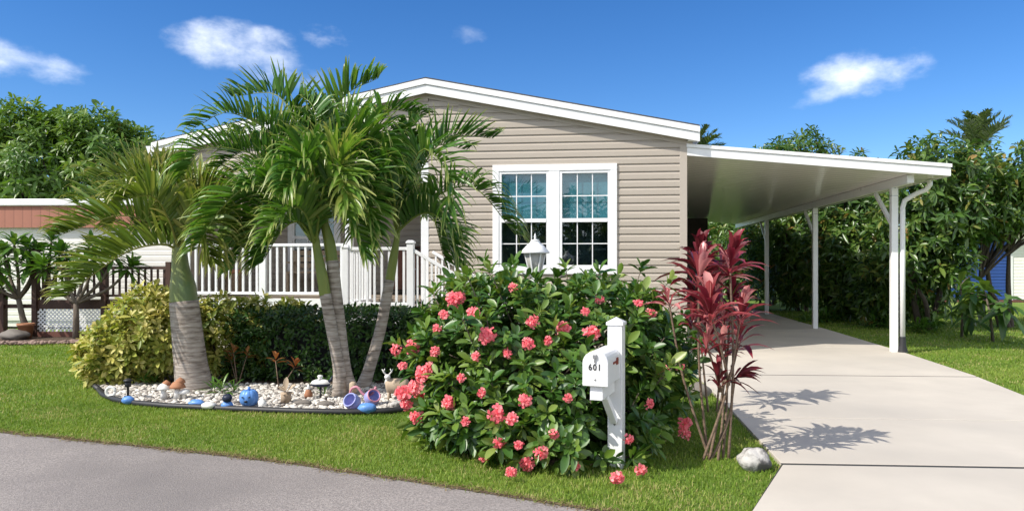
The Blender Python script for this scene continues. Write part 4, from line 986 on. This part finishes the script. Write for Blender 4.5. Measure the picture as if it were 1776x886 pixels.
# upright young shoots above the canopy outline
def sapling(label, x, y, h, n, L, W, mat, nl=7, spread=.35, z0=.35, group=None, cat='plant', name='sapling'):
    b = np.array((x, y, 0.)); t = thing(name, label, cat, b, group=group); lb = LB(); ls = LB()
    top = b + np.array((rng.normal(0, .1), 0, h)); ls.tube([b, (b + top) / 2 + np.array((.03, 0, 0)), top], (.03, .022, .012), 6)
    for k in range(n):
        f = z0 + (1 - z0) * (k + 1) / n; c = b + (top - b) * f; a = rng.random() * 6.28; d = np.array((math.cos(a), math.sin(a), rng.uniform(.1, .6))) * spread * rng.uniform(.6, 1.2); e = c + d
        ls.tube([c, (c + e) / 2 + np.array((0, 0, .03)), e], (.012, .009, .006), 5); lb.rosettes(e, nz(d + UPZ * .5), nl, L, W, (-30, 25), droop=.5, prof=OVAL)
    lb.rosettes(top, UPZ, nl, L, W, (-10, 60), droop=.3, prof=OVAL)
    lb.build('foliage', mat, t, off=b); ls.build('stem', M['bark'], t, off=b); return t
g = gp(1722, 592); sapling('young umbrella leaved plant drooping at the outer edge of the tree row', g[0], g[1], 1.0, 7, .36, .13, M['leaf_gape'], spread=.4)
g = gp(1668, 585); sapling('young umbrella leaved plant with drooping leaves close to the branching trunk', g[0], g[1], 1.1, 7, .32, .12, M['leaf_gape'], spread=.42)
def fern_clump(label, px, py, n, L, seed):
    g = gp(px, py); t = thing('fern', label, 'fern', g); lb = LB()
    c = g + np.column_stack([rng.normal(0, .3, n), rng.normal(0, .15, n), np.full(n, .1)]); lb.rosettes(c, UPZ + rng.normal(0, .2, (n, 3)), 16, L, .05, (10, 75), droop=.5)
    lb.build('foliage', M['leaf_plum'], t, off=g)
fern_clump('fern clump at the foot of the branching tree', 1606, 578, 6, .42, 1)
fern_clump('low fern clump in the shade by the middle carport post', 1440, 560, 6, .42, 2)
fern_clump('low fern clump in the shade behind the front carport post', 1525, 568, 5, .4, 3)
# distant tree seen through gaps, then unseen trees behind the viewer
tree('distant leafy tree beyond the back of the carport', (13, 46, 0), [(13, 46, 3.0, 3.0, 2.5, 2.4), (16, 47, 2.8, 2.5, 2, 2.0)], 900, 8, .4, .15, M['leaf_tree'], [(0, 0, .2, 13, 46, 2)], clump=4)
for (x, y, lab, sc) in ((-10, -17, 'unseen leafy tree across the street behind the viewer, added for window reflections', 1.0), (-3, -19, 'unseen tall leafy tree across the street, added for window reflections', 1.2), (6, -18, 'unseen leafy tree across the street on the right, added for window reflections', 1.0)):  # added out of view so the window panes reflect dark foliage
    tree(lab, (x, y, 0), [(x, y, 2.4 * sc, 3.6, 2.2, 2.2 * sc), (x + 2.4, y, 1.7, 2.6, 1.6, 1.7)], 700, 8, .42, .16, M['leaf_tree'], [(0, 0, .2, x, y, 1.8)], clump=4)
# plumeria shrubs by the neighbour's deck
def plumeria(label, px, py, lean, heads, h):
    g = gp(px, py); t = thing('plumeria', label, 'small tree', g, group='plumeria by the neighbouring deck'); lb = LB(); ls = LB()
    fork = g + np.array((lean * .5, 0, h * .42)); ls.tube([g - np.array((0, 0, .05)), (g + fork) / 2 + np.array((lean * .1, 0, .02)), fork], (.07, .06, .05), 8)
    for (dx, dy, dz) in heads:
        e = g + np.array((lean + dx, dy, h * dz)); m = (fork + e) / 2 + np.array((dx * .15, 0, -.05)); q = curve_pts([fork, m, e], 5); ls.tube(q, np.linspace(.04, .022, len(q)), 6)
        lb.rosettes(e, nz(np.array((dx * .6, dy * .6, 1.))), 38, .36, .085, (-25, 70), droop=.3)
    lb.build('foliage', M['leaf_plum'], t, off=g); ls.build('trunk', M['bark'], t, off=g)
plumeria('leaning plumeria nearest the left edge of the picture', 55, 586, -.55, [(-.35, -.2, .70), (-.1, .1, .9), (.25, -.1, 1.0), (.5, .2, .92), (-.5, .2, 1.05), (.1, -.4, .75), (-.3, .3, .55), (.35, .4, .75)], 1.95)
plumeria('plumeria with upright trunk in front of the brown deck corner post', 72, 583, .1, [(-.3, -.1, .95), (.05, .1, 1.05), (.35, -.1, .9), (.6, .1, .75), (-.1, -.4, .8)], 1.95)
plumeria('plumeria standing before the white lattice', 132, 588, .0, [(-.6, -.1, .85), (-.35, .1, 1.0), (.4, -.1, .95), (.75, .1, 1.0), (1.0, .2, .85), (.1, .3, 1.1)], 1.75)

# ------------------------------------------------------------------ neighbour on the left
NB = np.array((-6.9, 17.2, 0.))
nb = thing('neighbour_home', 'cream mobile home with red brown board fascia and flat white roof on the left', 'house', NB, R(-1.5))
mb = MB(); siding(mb, -16, 0, .2, 2.6, 0, lap=.009); mb.build('wall', M['neigh_white'], nb)
mb = MB(); mb.box(-16, -.02, .03, 9, 0.05, 2.9); mb.build('inner_wall', M['neigh_white'], nb)
mb = MB(); mb.box(-16.2, .25, -.14, -.10, 2.42, 2.93); mb.build('fascia', M['board_fascia'], nb)
mb = MB(); mb.box(-16.2, .25, -.099, -.03, 2.42, 2.45); mb.build('soffit', M['soffit'], nb)
mb = MB(); mb.box(-16.3, .35, -.2, 9.2, 2.935, 3.10); mb.build('roof', M['white_metal'], nb, bevel=.02)
dk = thing('timber_deck', 'dark brown timber deck with railing and white lattice skirt', 'deck', (0, 0, 0))
YD = 15.25
X0, X1 = (66 - CX) / F * YD, (298 - CX) / F * YD
def D(m, n): return m.build(n, M['brown_wood'], dk)
mb = MB(); mb.box(X0, X1, YD + .05, 17.0, .66, .72); D(mb, 'deck_floor')
mb = MB(); mb.box(X0 - .03, X1, YD - .03, YD + .0, .60, .80); D(mb, 'rim_board')
mb = MB(); mb.box(X0, X1, YD - .04, YD + .05, 1.44, 1.50); D(mb, 'top_rail')
mb = MB(); mb.box(X0, X1, YD - .01, YD + .03, .86, .91); D(mb, 'bottom_rail')
x = X0 + .1
while x < X1 - .05:
    mb = MB(); mb.box(x - .022, x + .022, YD + .0, YD + .02, .911, 1.438); D(mb, 'baluster'); x += .135
for (x, zt_) in ((X0 - .04, 1.85), (X0 + 1.42, 1.55), (X1 - .05, 1.6)):
    mb = MB(); mb.box(x - .05, x + .05, YD - .08, YD + .06, 0, zt_); D(mb, 'deck_post')
mb = MB(); mb.box(X0 - 1.5, X0 - .1, YD - .02, YD + .03, .62, .70); mb.box(X0 - .78, X0 - .68, YD - .08, YD + .06, 0, .95); D(mb, 'side_rail')
mb = MB(); mb.box(X0 + .03, X1, YD - .07, YD - .045, .02, .13); mb.build('base_board', M['brown_base'], dk)
# lattice: crossing white slats
lat = MB(); z0, z1 = .132, .60; w_ = .026; step = .085; x = X0 + .02 - (z1 - z0)
while x < X1 - .2:
    for s in (1, -1):
        a = [x, z0] if s > 0 else [x + (z1 - z0), z0]; b = [a[0] + s * (z1 - z0), z1]
        def clip(p, q):
            for (lim, sg) in ((X0 + .02, 1), (X1 - .06, -1)):
                if sg * (p[0] - lim) < 0 and sg * (q[0] - lim) < 0: return None
                if sg * (p[0] - lim) < 0: f = (lim - p[0]) / (q[0] - p[0]); p = [lim, p[1] + f * (q[1] - p[1])]
                if sg * (q[0] - lim) < 0: f = (lim - p[0]) / (q[0] - p[0]); q = [lim, p[1] + f * (q[1] - p[1])]
            return p, q
        c = clip(a, b)
        if c and abs(c[0][0] - c[1][0]) > .01:
            y = YD - .036 - (.006 if s > 0 else 0); lat.bar((c[0][0], y, c[0][1]), (c[1][0], y, c[1][1]), .005, w_)
    x += step
lat.build('lattice', M['vinyl'], dk)
# clay pots by the deck
for (px, py, s, lab) in ((45, 588, 1.0, 'terracotta pot on the gravel beside the deck corner'), ):
    g = gp(px, py); t = thing('flower_pot', lab, 'pot', g)
    mb = MB(); mb.lathe([(.10, .015), (.15, .28), (.165, .28), (.165, .33), (.14, .33), (.13, .25)], (0, 0, 0), 18); mb.build('pot', M['terracotta'], t)
    mb = MB(); mb.lathe([(.132, .24), (.02, .26)], (0, 0, 0), 12); mb.build('potting_soil', M['soil'], t)
g = gp(25, 590); t = tag(MB().ball((0, 0, .1), (.28, .2, .12), 16, 10, .12, 5).build('rock', M['stones']), 'pale flat rock at the foot of the leaning plumeria', 'rock'); t.location = tuple(g)

# blue house on the right
bh = thing('blue_house', 'blue sided house with white roof edge behind the trees on the right', 'house', (17.2, 29.5, 0), R(-4))
mb = MB(); siding(mb, 0, 3.0, .12, 2.85, 0); mb.build('wall', M['blue_wall'], bh)
mb = MB(); siding(mb, 3.13, 10, .12, 2.85, .0, lap=.014); mb.build('end_wall', M['neigh_white'], bh)
mb = MB(); mb.box(3.0, 3.13, -.05, .06, 0, 2.85); mb.build('corner_board', M['white'], bh)
mb = MB(); mb.box(0.01, 10, .03, 8, 0, 2.85); mb.build('inner_wall', M['blue_wall'], bh)
mb = MB(); mb.box(-.5, 10.4, -.6, 8.5, 2.86, 3.05); mb.build('roof', M['white_metal'], bh)
mb = MB(); mb.box(0, 10, -.12, -.03, 0.01, .1); mb.build('base_board', M['brown_base'], bh)
mb = MB(); mb.box(-.0, .9, -.04, -.022, 1.2, 2.2); w_ = mb.build('window', M['white'], bh); mb = MB(); mb.box(.08, .82, -.048, -.041, 1.28, 2.12); mb.build('window_pane', M['shade_teal'], w_)
# pale house glimpsed past the carport
ph = thing('pale_house', 'pale house glimpsed beyond the far end of the carport', 'house', (10.5, 52, 0), 0)
mb = MB(); siding(mb, 0, 12, .1, 3.2, 0); mb.build('wall', M['neigh_white'], ph)
mb = MB(); mb.prism([(-.4, 3.2), (12.4, 3.2), (6, 4.6)], 'y', -.4, 8); mb.build('roof', M['white_metal'], ph)
mb = MB(); mb.box(.01, 11.99, .02, 7.5, 0, 3.19); mb.build('inner_wall', M['neigh_white'], ph)

# ------------------------------------------------------------------ mailbox
mbx = gp(1069, 809); AZ = R(-21)
mp = thing('mailbox', 'white mailbox numbered 601 on a white square post', 'mailbox', mbx, AZ)
mb = MB(); mb.box(-.056, .056, -.056, .056, -.05, 1.085); mb.box(-.066, .066, -.066, .066, 1.085, 1.11); mb.box(-.064, .064, -.064, .064, 1.11, 1.145, taper=.08); mb.build('post', M['vinyl'], mp, bevel=.006)
def arch(w, h, zb, n=12):
    p = [(-w, zb), (w, zb)]; p += [(w * math.cos(math.pi * i / n), zb + h + w * .92 * math.sin(math.pi * i / n)) for i in range(n + 1)]
    return p
mz = .69
BXo = -.045
mb = MB(); mb.prism([(x + BXo, z) for x, z in arch(.088, .165, mz)], 'y', -.455, -.064); bx_ = mb.build('box_body', M['white_metal'], mp, bevel=.006)
mb = MB(); mb.prism([(x + BXo, z) for x, z in arch(.093, .163, mz - .004)], 'y', -.475, -.4555); dr = mb.build('box_door', M['white_metal'], mp, bevel=.006)
mb = MB(); mb.box(BXo - .014, BXo + .014, -.492, -.476, mz + .195, mz + .225); mb.box(BXo - .006, BXo + .006, -.488, -.476, mz + .165, mz + .195); mb.build('latch', M['steel'], dr, bevel=.003)
mb = MB(); mb.ball((BXo, -.476, mz + .045), .008, 8, 6); mb.build('rivet', M['steel'], dr)
cu = bpy.data.curves.new('house_number', 'FONT'); cu.body = '601'; cu.size = .062; cu.extrude = .0015; cu.align_x = 'CENTER'; cu.offset = .0012; cu.space_character = 1.25
to = bpy.data.objects.new('number_source', cu); COL.objects.link(to); bpy.context.view_layer.update()
me = bpy.data.meshes.new_from_object(to.evaluated_get(bpy.context.evaluated_depsgraph_get())); bpy.data.objects.remove(to)
me.materials.clear(); me.materials.append(M['ink']); no = bpy.data.objects.new('house_number', me); COL.objects.link(no); no.parent = dr
no.location = (BXo - .002, -.4775, mz + .112); no.rotation_euler = (R(90), 0, 0); no.scale = (.85, 1, 1)
mb = MB(); mb.box(BXo + .0895, BXo + .096, -.20, -.15, mz + .12, mz + .17); mb.box(BXo + .0895, BXo + .094, -.30, -.20, mz + .135, mz + .15); mb.build('flag', M['flag'], mp)
mb = MB(); mb.box(BXo - .047, BXo + .047, -.44, -.064, mz - .105, mz - .006); mb.prism([(BXo - .047, mz - .105), (BXo + .047, mz - .105), (BXo, mz - .05)], 'y', -.46, -.441); mb.build('arm', M['vinyl'], mp, bevel=.005)
mb = MB(); mb.bar((BXo + .02, -.27, mz - .108), (.0, -.066, mz - .33), .05, .05, (1, 0, 0)); mb.build('brace', M['vinyl'], mp, bevel=.004)
mb = MB(); mb.tube([(0, -.061, .34), (0, -.066, .34)], .009, 10); mb.build('bolt', M['ink'], mp)

# ------------------------------------------------------------------ lamp post
lp0 = np.array((.25, 7.8, 0.)); lt = thing('lamp_post', 'white garden lamp post with tapered lantern in front of the big window', 'lamp post', lp0)
mb = MB(); mb.lathe([(.055, 0), (.055, .25), (.038, .28), (.036, 1.36), (.05, 1.38), (.036, 1.41)], (0, 0, 0), 16); mb.build('post', M['white'], lt)
mb = MB(); mb.lathe([(.045, 1.41), (.062, 1.44), (.068, 1.455)], (0, 0, 0), 6); mb.build('lantern_base', M['white'], lt)
mb = MB(); mb.lathe([(.058, 1.456), (.108, 1.665)], (0, 0, 0), 6); mb.build('lantern_glass', M['frosted'], lt)
mb = MB()
for k in range(6):
    a = k * math.pi / 3; mb.bar((.063 * math.cos(a), .063 * math.sin(a), 1.452), (.115 * math.cos(a), .115 * math.sin(a), 1.67), .014, .014)
mb.build('lantern_frame', M['white'], lt)
mb = MB(); mb.lathe([(.155, 1.666), (.158, 1.68), (.10, 1.745), (.055, 1.785), (.05, 1.80), (.055, 1.803), (.03, 1.815)], (0, 0, 0), 6); mb.lathe([(.02, 1.812), (.008, 1.83), (.014, 1.845), (.004, 1.88), (.001, 1.885)], (0, 0, 0), 10); mb.build('lantern_cap', M['white'], lt)

# ------------------------------------------------------------------ rocks and ornaments
g = gp(1308, 815); o = tag(MB().ball((0, 0, .07), (.125, .10, .10), 22, 14, .10, 3).build('rock', M['rock']), 'mottled grey rock on the grass corner beside the driveway', 'rock'); o.location = tuple(g)
g = gp(1212, 688); o = tag(MB().ball((0, 0, .06), (.13, .10, .10), 18, 12, .12, 8).build('rock', M['stones']), 'pale rock on the grass behind the ti plant canes', 'rock'); o.location = tuple(g)
def orn(name, label, cat, px, py, group=None): g = gp(px, py, .045); return thing(name, label, cat, g, group=group)
t = orn('pumpkin_ornament', 'round bright blue pumpkin ornament with a face on the white stones', 'garden ornament', 432, 703)
mb = MB()
for k in range(9):
    a = k * 2 * math.pi / 9; mb.ball((.045 * math.cos(a), .045 * math.sin(a), .085), (.055, .055, .085), 12, 10)
mb.build('pumpkin_body', M['ceramic_blue'], t)
mb = MB(); mb.lathe([(.02, .16), (.014, .185), (.018, .20)], (0, 0, 0), 8); mb.build('stalk', M['ceramic_blue'], t)
for (ex, ez, w_) in ((-.035, .105, .012), (.035, .105, .012), (0, .06, .02)):
    mb = MB(); mb.ball((ex, -.098, ez), (w_, .008, w_ * .7), 8, 6); mb.build('mouth' if ex == 0 else 'eye', M['navy'], t)
for (px, py, r, lab, mt, sd) in ((222, 697, (.07, .05, .045), 'small blue painted stone at the left tip of the bed', 'ceramic_blue', 1), (341, 703, (.09, .055, .045), 'flat blue painted stone in front of the stout palm', 'ceramic_blue', 2), (394, 706, (.065, .05, .045), 'blue painted stone topped by a dark stone', 'ceramic_blue', 3), (637, 712, (.10, .06, .055), 'blue painted stone below the lilac pots', 'ceramic_blue', 4), (362, 706, (.08, .06, .04), 'large white rounded stone near the edging in front of the palm', 'ceramic_white', 5), (455, 705, (.045, .04, .055), 'upright white pebble right of the blue pumpkin', 'ceramic_white', 6), (525, 700, (.10, .05, .03), 'long pale slate on the white stones below the boat', 'stones', 7), (565, 703, (.09, .05, .035), 'pale grey slate left of the lilac pots', 'stones', 9), (690, 706, (.09, .06, .05), 'grey stone beside the flowering bush', 'rock', 10)):
    g = gp(px, py, .04); o = tag(MB().ball((0, 0, r[2] * .5), r, 16, 10, .07, sd).build('stone', M[mt]), lab, 'stone'); o.location = tuple(g)
g = gp(393, 699, .09); o = tag(MB().ball((0, .02, .05), (.05, .04, .045), 12, 8, .15, 12).build('stone', M['navy']), 'dark navy stone resting on a blue painted stone', 'stone'); o.location = tuple(g)
for (px, py, s, lab) in ((284, 690, 1.0, 'white and brown mushroom ornament left of the palm trunk'), (308, 690, 1.15, 'leaning pair of brown mushroom caps beside the palm trunk')):
    t = orn('mushroom_ornament', lab, 'garden ornament', px, py)
    mb = MB(); mb.lathe([(.04 * s, 0), (.028 * s, .06 * s), (.026 * s, .11 * s)], (0, 0, 0), 12); mb.build('stem', M['ceramic_white'], t)
    mb = MB(); mb.lathe([(.075 * s, .10 * s), (.07 * s, .12 * s), (.045 * s, .155 * s), (.01 * s, .17 * s)], (0, 0, 0), 14); mb.build('cap', M['terracotta'] if s > 1 else M['ceramic_white'], t)
    mb = MB(); mb.lathe([(.05 * s, .145 * s), (.04 * s, .175 * s), (.006 * s, .2 * s)], (.02, 0.02, 0.0), 12); mb.build('cap', M['terracotta'], t)
    if s > 1:
        mb = MB(); mb.lathe([(.03, 0), (.022, .05), (.065, .055), (.05, .09), (.008, .105)], (.075, .0, 0), 12); mb.build('small_mushroom', M['ceramic_white'], t)
t = orn('garden_light', 'small dark solar garden light at the left end of the bed', 'garden light', 222, 690)
mb = MB(); mb.lathe([(.012, 0), (.012, .12), (.035, .13), (.03, .19)], (0, 0, 0), 12); mb.build('stake', M['black_plastic'], t)
mb = MB(); mb.lathe([(.05, .191), (.045, .205), (.02, .22)], (0, 0, 0), 12); mb.build('light_cap', M['black_plastic'], t)
t = orn('ring_ornament', 'small white ring ornament at the left tip of the bed', 'garden ornament', 192, 688)
mb = MB(); mb.tube([(.05 * math.cos(a), 0, .06 + .05 * math.sin(a)) for a in np.linspace(0, 2 * math.pi, 20)], .018, 8); mb.build('ring', M['ceramic_white'], t)
t = orn('wooden_flower', 'carved wooden flower ornament on a stump right of the blue pumpkin', 'garden ornament', 496, 696)
mb = MB(); mb.lathe([(.06, 0), (.055, .06), (.06, .10)], (0, 0, 0), 10); mb.build('stump', M['driftwood'], t)
lb = LB(); lb.rosettes(np.array((0, 0, .11)), np.array((0, -.5, 1.)), 8, .11, .05, (10, 50), droop=.0, prof=OVAL); lb.build('petals', M['driftwood'], t)
t = orn('gnome_ornament', 'tiny clay gnome ornament between the wooden flower and the boat', 'garden ornament', 535, 688)
mb = MB(); mb.lathe([(.045, 0), (.05, .03), (.03, .075), (.022, .085)], (0, 0, 0), 12); mb.build('body', M['terracotta'], t)
mb = MB(); mb.lathe([(.022, .086), (.026, .10), (.012, .125), (.003, .15)], (0, 0, 0), 12); mb.build('hat', M['ceramic_white'], t)
t = orn('boat_ornament', 'black and white striped boat shaped ornament on a stem by the palm trunk', 'garden ornament', 556, 690)
mb = MB(); mb.tube([(0, 0, -.03), (0, 0, .12)], .012, 8); mb.build('stem', M['black_plastic'], t)
mb = MB(); mb.ball((0, 0, .17), (.11, .05, .045), 16, 10); mb.build('hull', M['ceramic_white'], t)
mb = MB(); mb.ball((0, 0, .152), (.113, .052, .03), 16, 8); mb.build('stripe', M['navy'], t)
mb = MB(); mb.lathe([(.035, .205), (.022, .225), (.03, .24), (.03, .255), (.008, .262)], (-.005, 0, 0), 12); mb.build('cabin', M['ceramic_white'], t)
mb = MB(); mb.tube([(.09, 0, .18), (.12, 0, .21), (.13, 0, .25)], (.02, .014, .006), 8); mb.build('tail', M['navy'], t)
for (px, py, tilt, lab) in ((612, 707, -.5, 'lilac blue pot lying at the foot of the leaning palms, left of its pair'), (645, 699, .7, 'lilac blue pot tipped to the right with pink rim, right of its pair')):
    t = orn('lilac_pot', lab, 'pot', px, py); t.rotation_euler = (R(55), tilt * .6, tilt * .5); t.location.z += .06; t.scale = (.82, .82, .82)
    mb = MB(); mb.lathe([(.02, -.085), (.075, -.075), (.105, -.02), (.10, .05), (.085, .075), (.075, .075), (.085, .04), (.08, -.02), (.02, -.05)], (0, 0, 0), 20); mb.build('pot', M['ceramic_lilac'], t)
    mb = MB(); mb.tube([(.086 * math.cos(a), .086 * math.sin(a), .078) for a in np.linspace(0, 2 * math.pi, 22)], .010, 8); mb.build('rim', M['ceramic_pink'] if tilt > 0 else M['ceramic_lilac'], t)
t = orn('pink_tentacle', 'curved pink ceramic band draped across the two lilac pots', 'garden ornament', 622, 696)
mb = MB(); mb.tube(curve_pts([(-.09, -.03, .02), (-.07, -.06, .14), (0.0, -.07, .17), (.07, -.07, .09), (.15, -.06, .09), (.20, -.04, .17)], 6).tolist(), .014, 10); mb.build('band', M['ceramic_pink'], t)
t = orn('shell_ornament', 'peach coloured shell standing between the palm trunks', 'garden ornament', 612, 684)
mb = MB(); mb.lathe([(.035, 0), (.045, .06), (.04, .13), (.02, .15)], (0, 0, 0), 12); mb.build('shell', M['driftwood'], t)
t = orn('wooden_animal', 'small striped wooden log animal with antlers by the flowering bush', 'garden ornament', 686, 690)
mb = MB(); mb.tube([(-.10, 0, .13), (-.07, 0, .135), (.10, 0, .14), (.14, 0, .14)], (.07, .085, .085, .07), 14); mb.build('log_body', M['driftwood'], t)
mb = MB(); mb.tube([(-.1, 0, .16), (-.08, -.02, .23)], (.03, .025), 8); mb.ball((-.085, -.04, .245), (.035, .045, .03), 10, 8); mb.build('head', M['ceramic_white'], t)
for s in (-1, 1):
    mb = MB(); mb.tube([(-.085 + s * .015, -.03, .265), (-.085 + s * .045, -.03, .30), (-.085 + s * .06, -.04, .33)], (.01, .009, .005), 6); mb.tube([(-.085 + s * .045, -.03, .30), (-.085 + s * .03, -.03, .335)], (.008, .005), 6); mb.build('antler', M['ceramic_white'], t)
    for lx in (-.07, .1):
        mb = MB(); mb.tube([(lx, s * .04, .08), (lx, s * .05, -.03)], .014, 6); mb.build('leg', M['driftwood'], t)

# ------------------------------------------------------------------ sky, sun, camera
SUN = np.array((-.90, -.50, 1.0)); SUN /= np.linalg.norm(SUN)
elev = math.asin(SUN[2]); az = math.atan2(SUN[0], SUN[1])
w = bpy.data.worlds.new('World'); scene.world = w; w.use_nodes = True
nt = w.node_tree; L_ = nt.links.new
for n_ in list(nt.nodes): nt.nodes.remove(n_)
wo = N(nt, 'ShaderNodeOutputWorld'); bg = N(nt, 'ShaderNodeBackground'); bg.inputs[1].default_value = .135
sky = N(nt, 'ShaderNodeTexSky', sky_type='NISHITA', sun_disc=False, sun_elevation=elev, sun_rotation=az, altitude=800, air_density=.95, dust_density=.0, ozone_density=4.0)
hs = N(nt, 'ShaderNodeHueSaturation', Hue=.507, Saturation=1.27, Value=.78); L_(sky.outputs[0], hs.inputs['Color'])
tc = N(nt, 'ShaderNodeTexCoord'); sx = N(nt, 'ShaderNodeSeparateXYZ'); L_(tc.outputs['Generated'], sx.inputs[0])
def mth(op, a, b=None, c=None):
    n_ = N(nt, 'ShaderNodeMath', operation=op)
    for i_, v in enumerate((a, b, c)):
        if v is None: continue
        if hasattr(v, 'is_output'): L_(v, n_.inputs[i_])
        else: n_.inputs[i_].default_value = v
    return n_.outputs[0]
AZ_ = mth('ARCTAN2', sx.outputs[0], sx.outputs[1]); EL_ = mth('ARCSINE', sx.outputs[2])
cv = N(nt, 'ShaderNodeCombineXYZ'); L_(AZ_, cv.inputs[0]); L_(mth('MULTIPLY', EL_, 1.7), cv.inputs[1])
nz1 = N(nt, 'ShaderNodeTexNoise', Scale=13, Detail=9, Roughness=.56); L_(cv.outputs[0], nz1.inputs['Vector'])
cv2 = N(nt, 'ShaderNodeCombineXYZ'); L_(mth('ADD', AZ_, 1.3), cv2.inputs[0]); L_(mth('MULTIPLY', EL_, 1.4), cv2.inputs[1])
nz2 = N(nt, 'ShaderNodeTexNoise', Scale=26, Detail=8, Roughness=.6); L_(cv2.outputs[0], nz2.inputs['Vector'])
def cloud(px, py, rx, ry, tilt, k, thr, soft):
    a0 = math.atan2(px - CX, F); e0 = math.asin((HY - py) / math.sqrt((px - CX) ** 2 + (HY - py) ** 2 + F * F))
    s_ = F / math.cos(a0)
    da = mth('SUBTRACT', AZ_, a0); de = mth('SUBTRACT', EL_, e0); ct_, st_ = math.cos(tilt), math.sin(tilt)
    u = mth('MULTIPLY', mth('ADD', mth('MULTIPLY', da, ct_), mth('MULTIPLY', de, st_)), s_ / rx); v = mth('MULTIPLY', mth('SUBTRACT', mth('MULTIPLY', de, ct_), mth('MULTIPLY', da, st_)), s_ / ry)
    r2 = mth('ADD', mth('MULTIPLY', u, u), mth('MULTIPLY', v, v))
    d = mth('ADD', mth('SUBTRACT', 1.0, r2), mth('MULTIPLY', mth('SUBTRACT', mth('ADD', mth('MULTIPLY', nz1.outputs['Fac'], .75), mth('MULTIPLY', nz2.outputs['Fac'], .25)), .5), k))
    mr = N(nt, 'ShaderNodeMapRange', interpolation_type='SMOOTHSTEP'); L_(d, mr.inputs[0]); mr.inputs[1].default_value = thr; mr.inputs[2].default_value = thr + soft; mr.inputs[3].default_value = 0; mr.inputs[4].default_value = 1
    return mr.outputs[0]
cl = None
for args, amp in (((405, 80, 118, 50, .05, 3.4, .15, 1.9), 1.0), ((475, 112, 105, 42, -.25, 3.2, .15, 1.7), .75), ((45, 107, 110, 36, -.16, 3.2, .15, 1.6), .85), ((565, 62, 55, 26, 0, 5.0, .5, 1.6), .45), ((805, 62, 45, 22, 0, 5.0, .6, 1.8), .22), ((1500, 126, 118, 44, .10, 3.4, .15, 1.9), .97), ((1440, 155, 80, 26, .35, 3.6, .2, 1.7), .6),
                  ((2300, 150, 300, 60, 0, 4, .2, 1.2), .9), ((-700, 200, 260, 60, 0, 4, .2, 1.2), .9)):
    c_ = mth('MULTIPLY', cloud(*args), amp); cl = c_ if cl is None else mth('MAXIMUM', cl, c_)
# broken white cloud added out of view behind the viewer for neutral fill light
nz3 = N(nt, 'ShaderNodeTexNoise', Scale=3.2, Detail=8, Roughness=.58); L_(tc.outputs['Generated'], nz3.inputs['Vector'])
m3 = N(nt, 'ShaderNodeMapRange', interpolation_type='SMOOTHSTEP'); L_(nz3.outputs['Fac'], m3.inputs[0]); m3.inputs[1].default_value = .38; m3.inputs[2].default_value = .54
m4 = N(nt, 'ShaderNodeMapRange', interpolation_type='SMOOTHSTEP'); L_(sx.outputs[1], m4.inputs[0]); m4.inputs[1].default_value = .25; m4.inputs[2].default_value = -.15
cl = mth('MAXIMUM', cl, mth('MULTIPLY', mth('MULTIPLY', m3.outputs[0], m4.outputs[0]), .9))
mx = N(nt, 'ShaderNodeMix', data_type='RGBA'); L_(cl, mx.inputs[0]); L_(hs.outputs[0], mx.inputs[6]); mx.inputs[7].default_value = (7.6, 7.8, 8.2, 1)
L_(mx.outputs[2], bg.inputs[0]); L_(bg.outputs[0], wo.inputs[0])

sl = bpy.data.lights.new('sun', 'SUN'); sl.energy = 3.7; sl.angle = R(.53); sl.color = (1, .945, .86)
so = bpy.data.objects.new('sun', sl); COL.objects.link(so); so.rotation_euler = Vector(-SUN).to_track_quat('-Z', 'Y').to_euler(); so.location = (-20, -15, 30)

cam = bpy.data.cameras.new('camera'); cam.sensor_width = 36; cam.lens = 36 * F / 1776; cam.shift_y = (HY - 443) / 1776; cam.clip_end = 2000; cam.clip_start = .05
co = bpy.data.objects.new('camera', cam); COL.objects.link(co); co.location = (0, 0, CAMH); co.rotation_euler = (R(90), 0, 0); scene.camera = co
scene.view_settings.view_transform = 'Standard'; scene.view_settings.look = 'None'; scene.view_settings.gamma = 1; scene.view_settings.exposure = .62
scene.render.engine = 'CYCLES'; scene.cycles.max_bounces = 8; scene.cycles.transparent_max_bounces = 12
scene.cycles.use_denoising = True
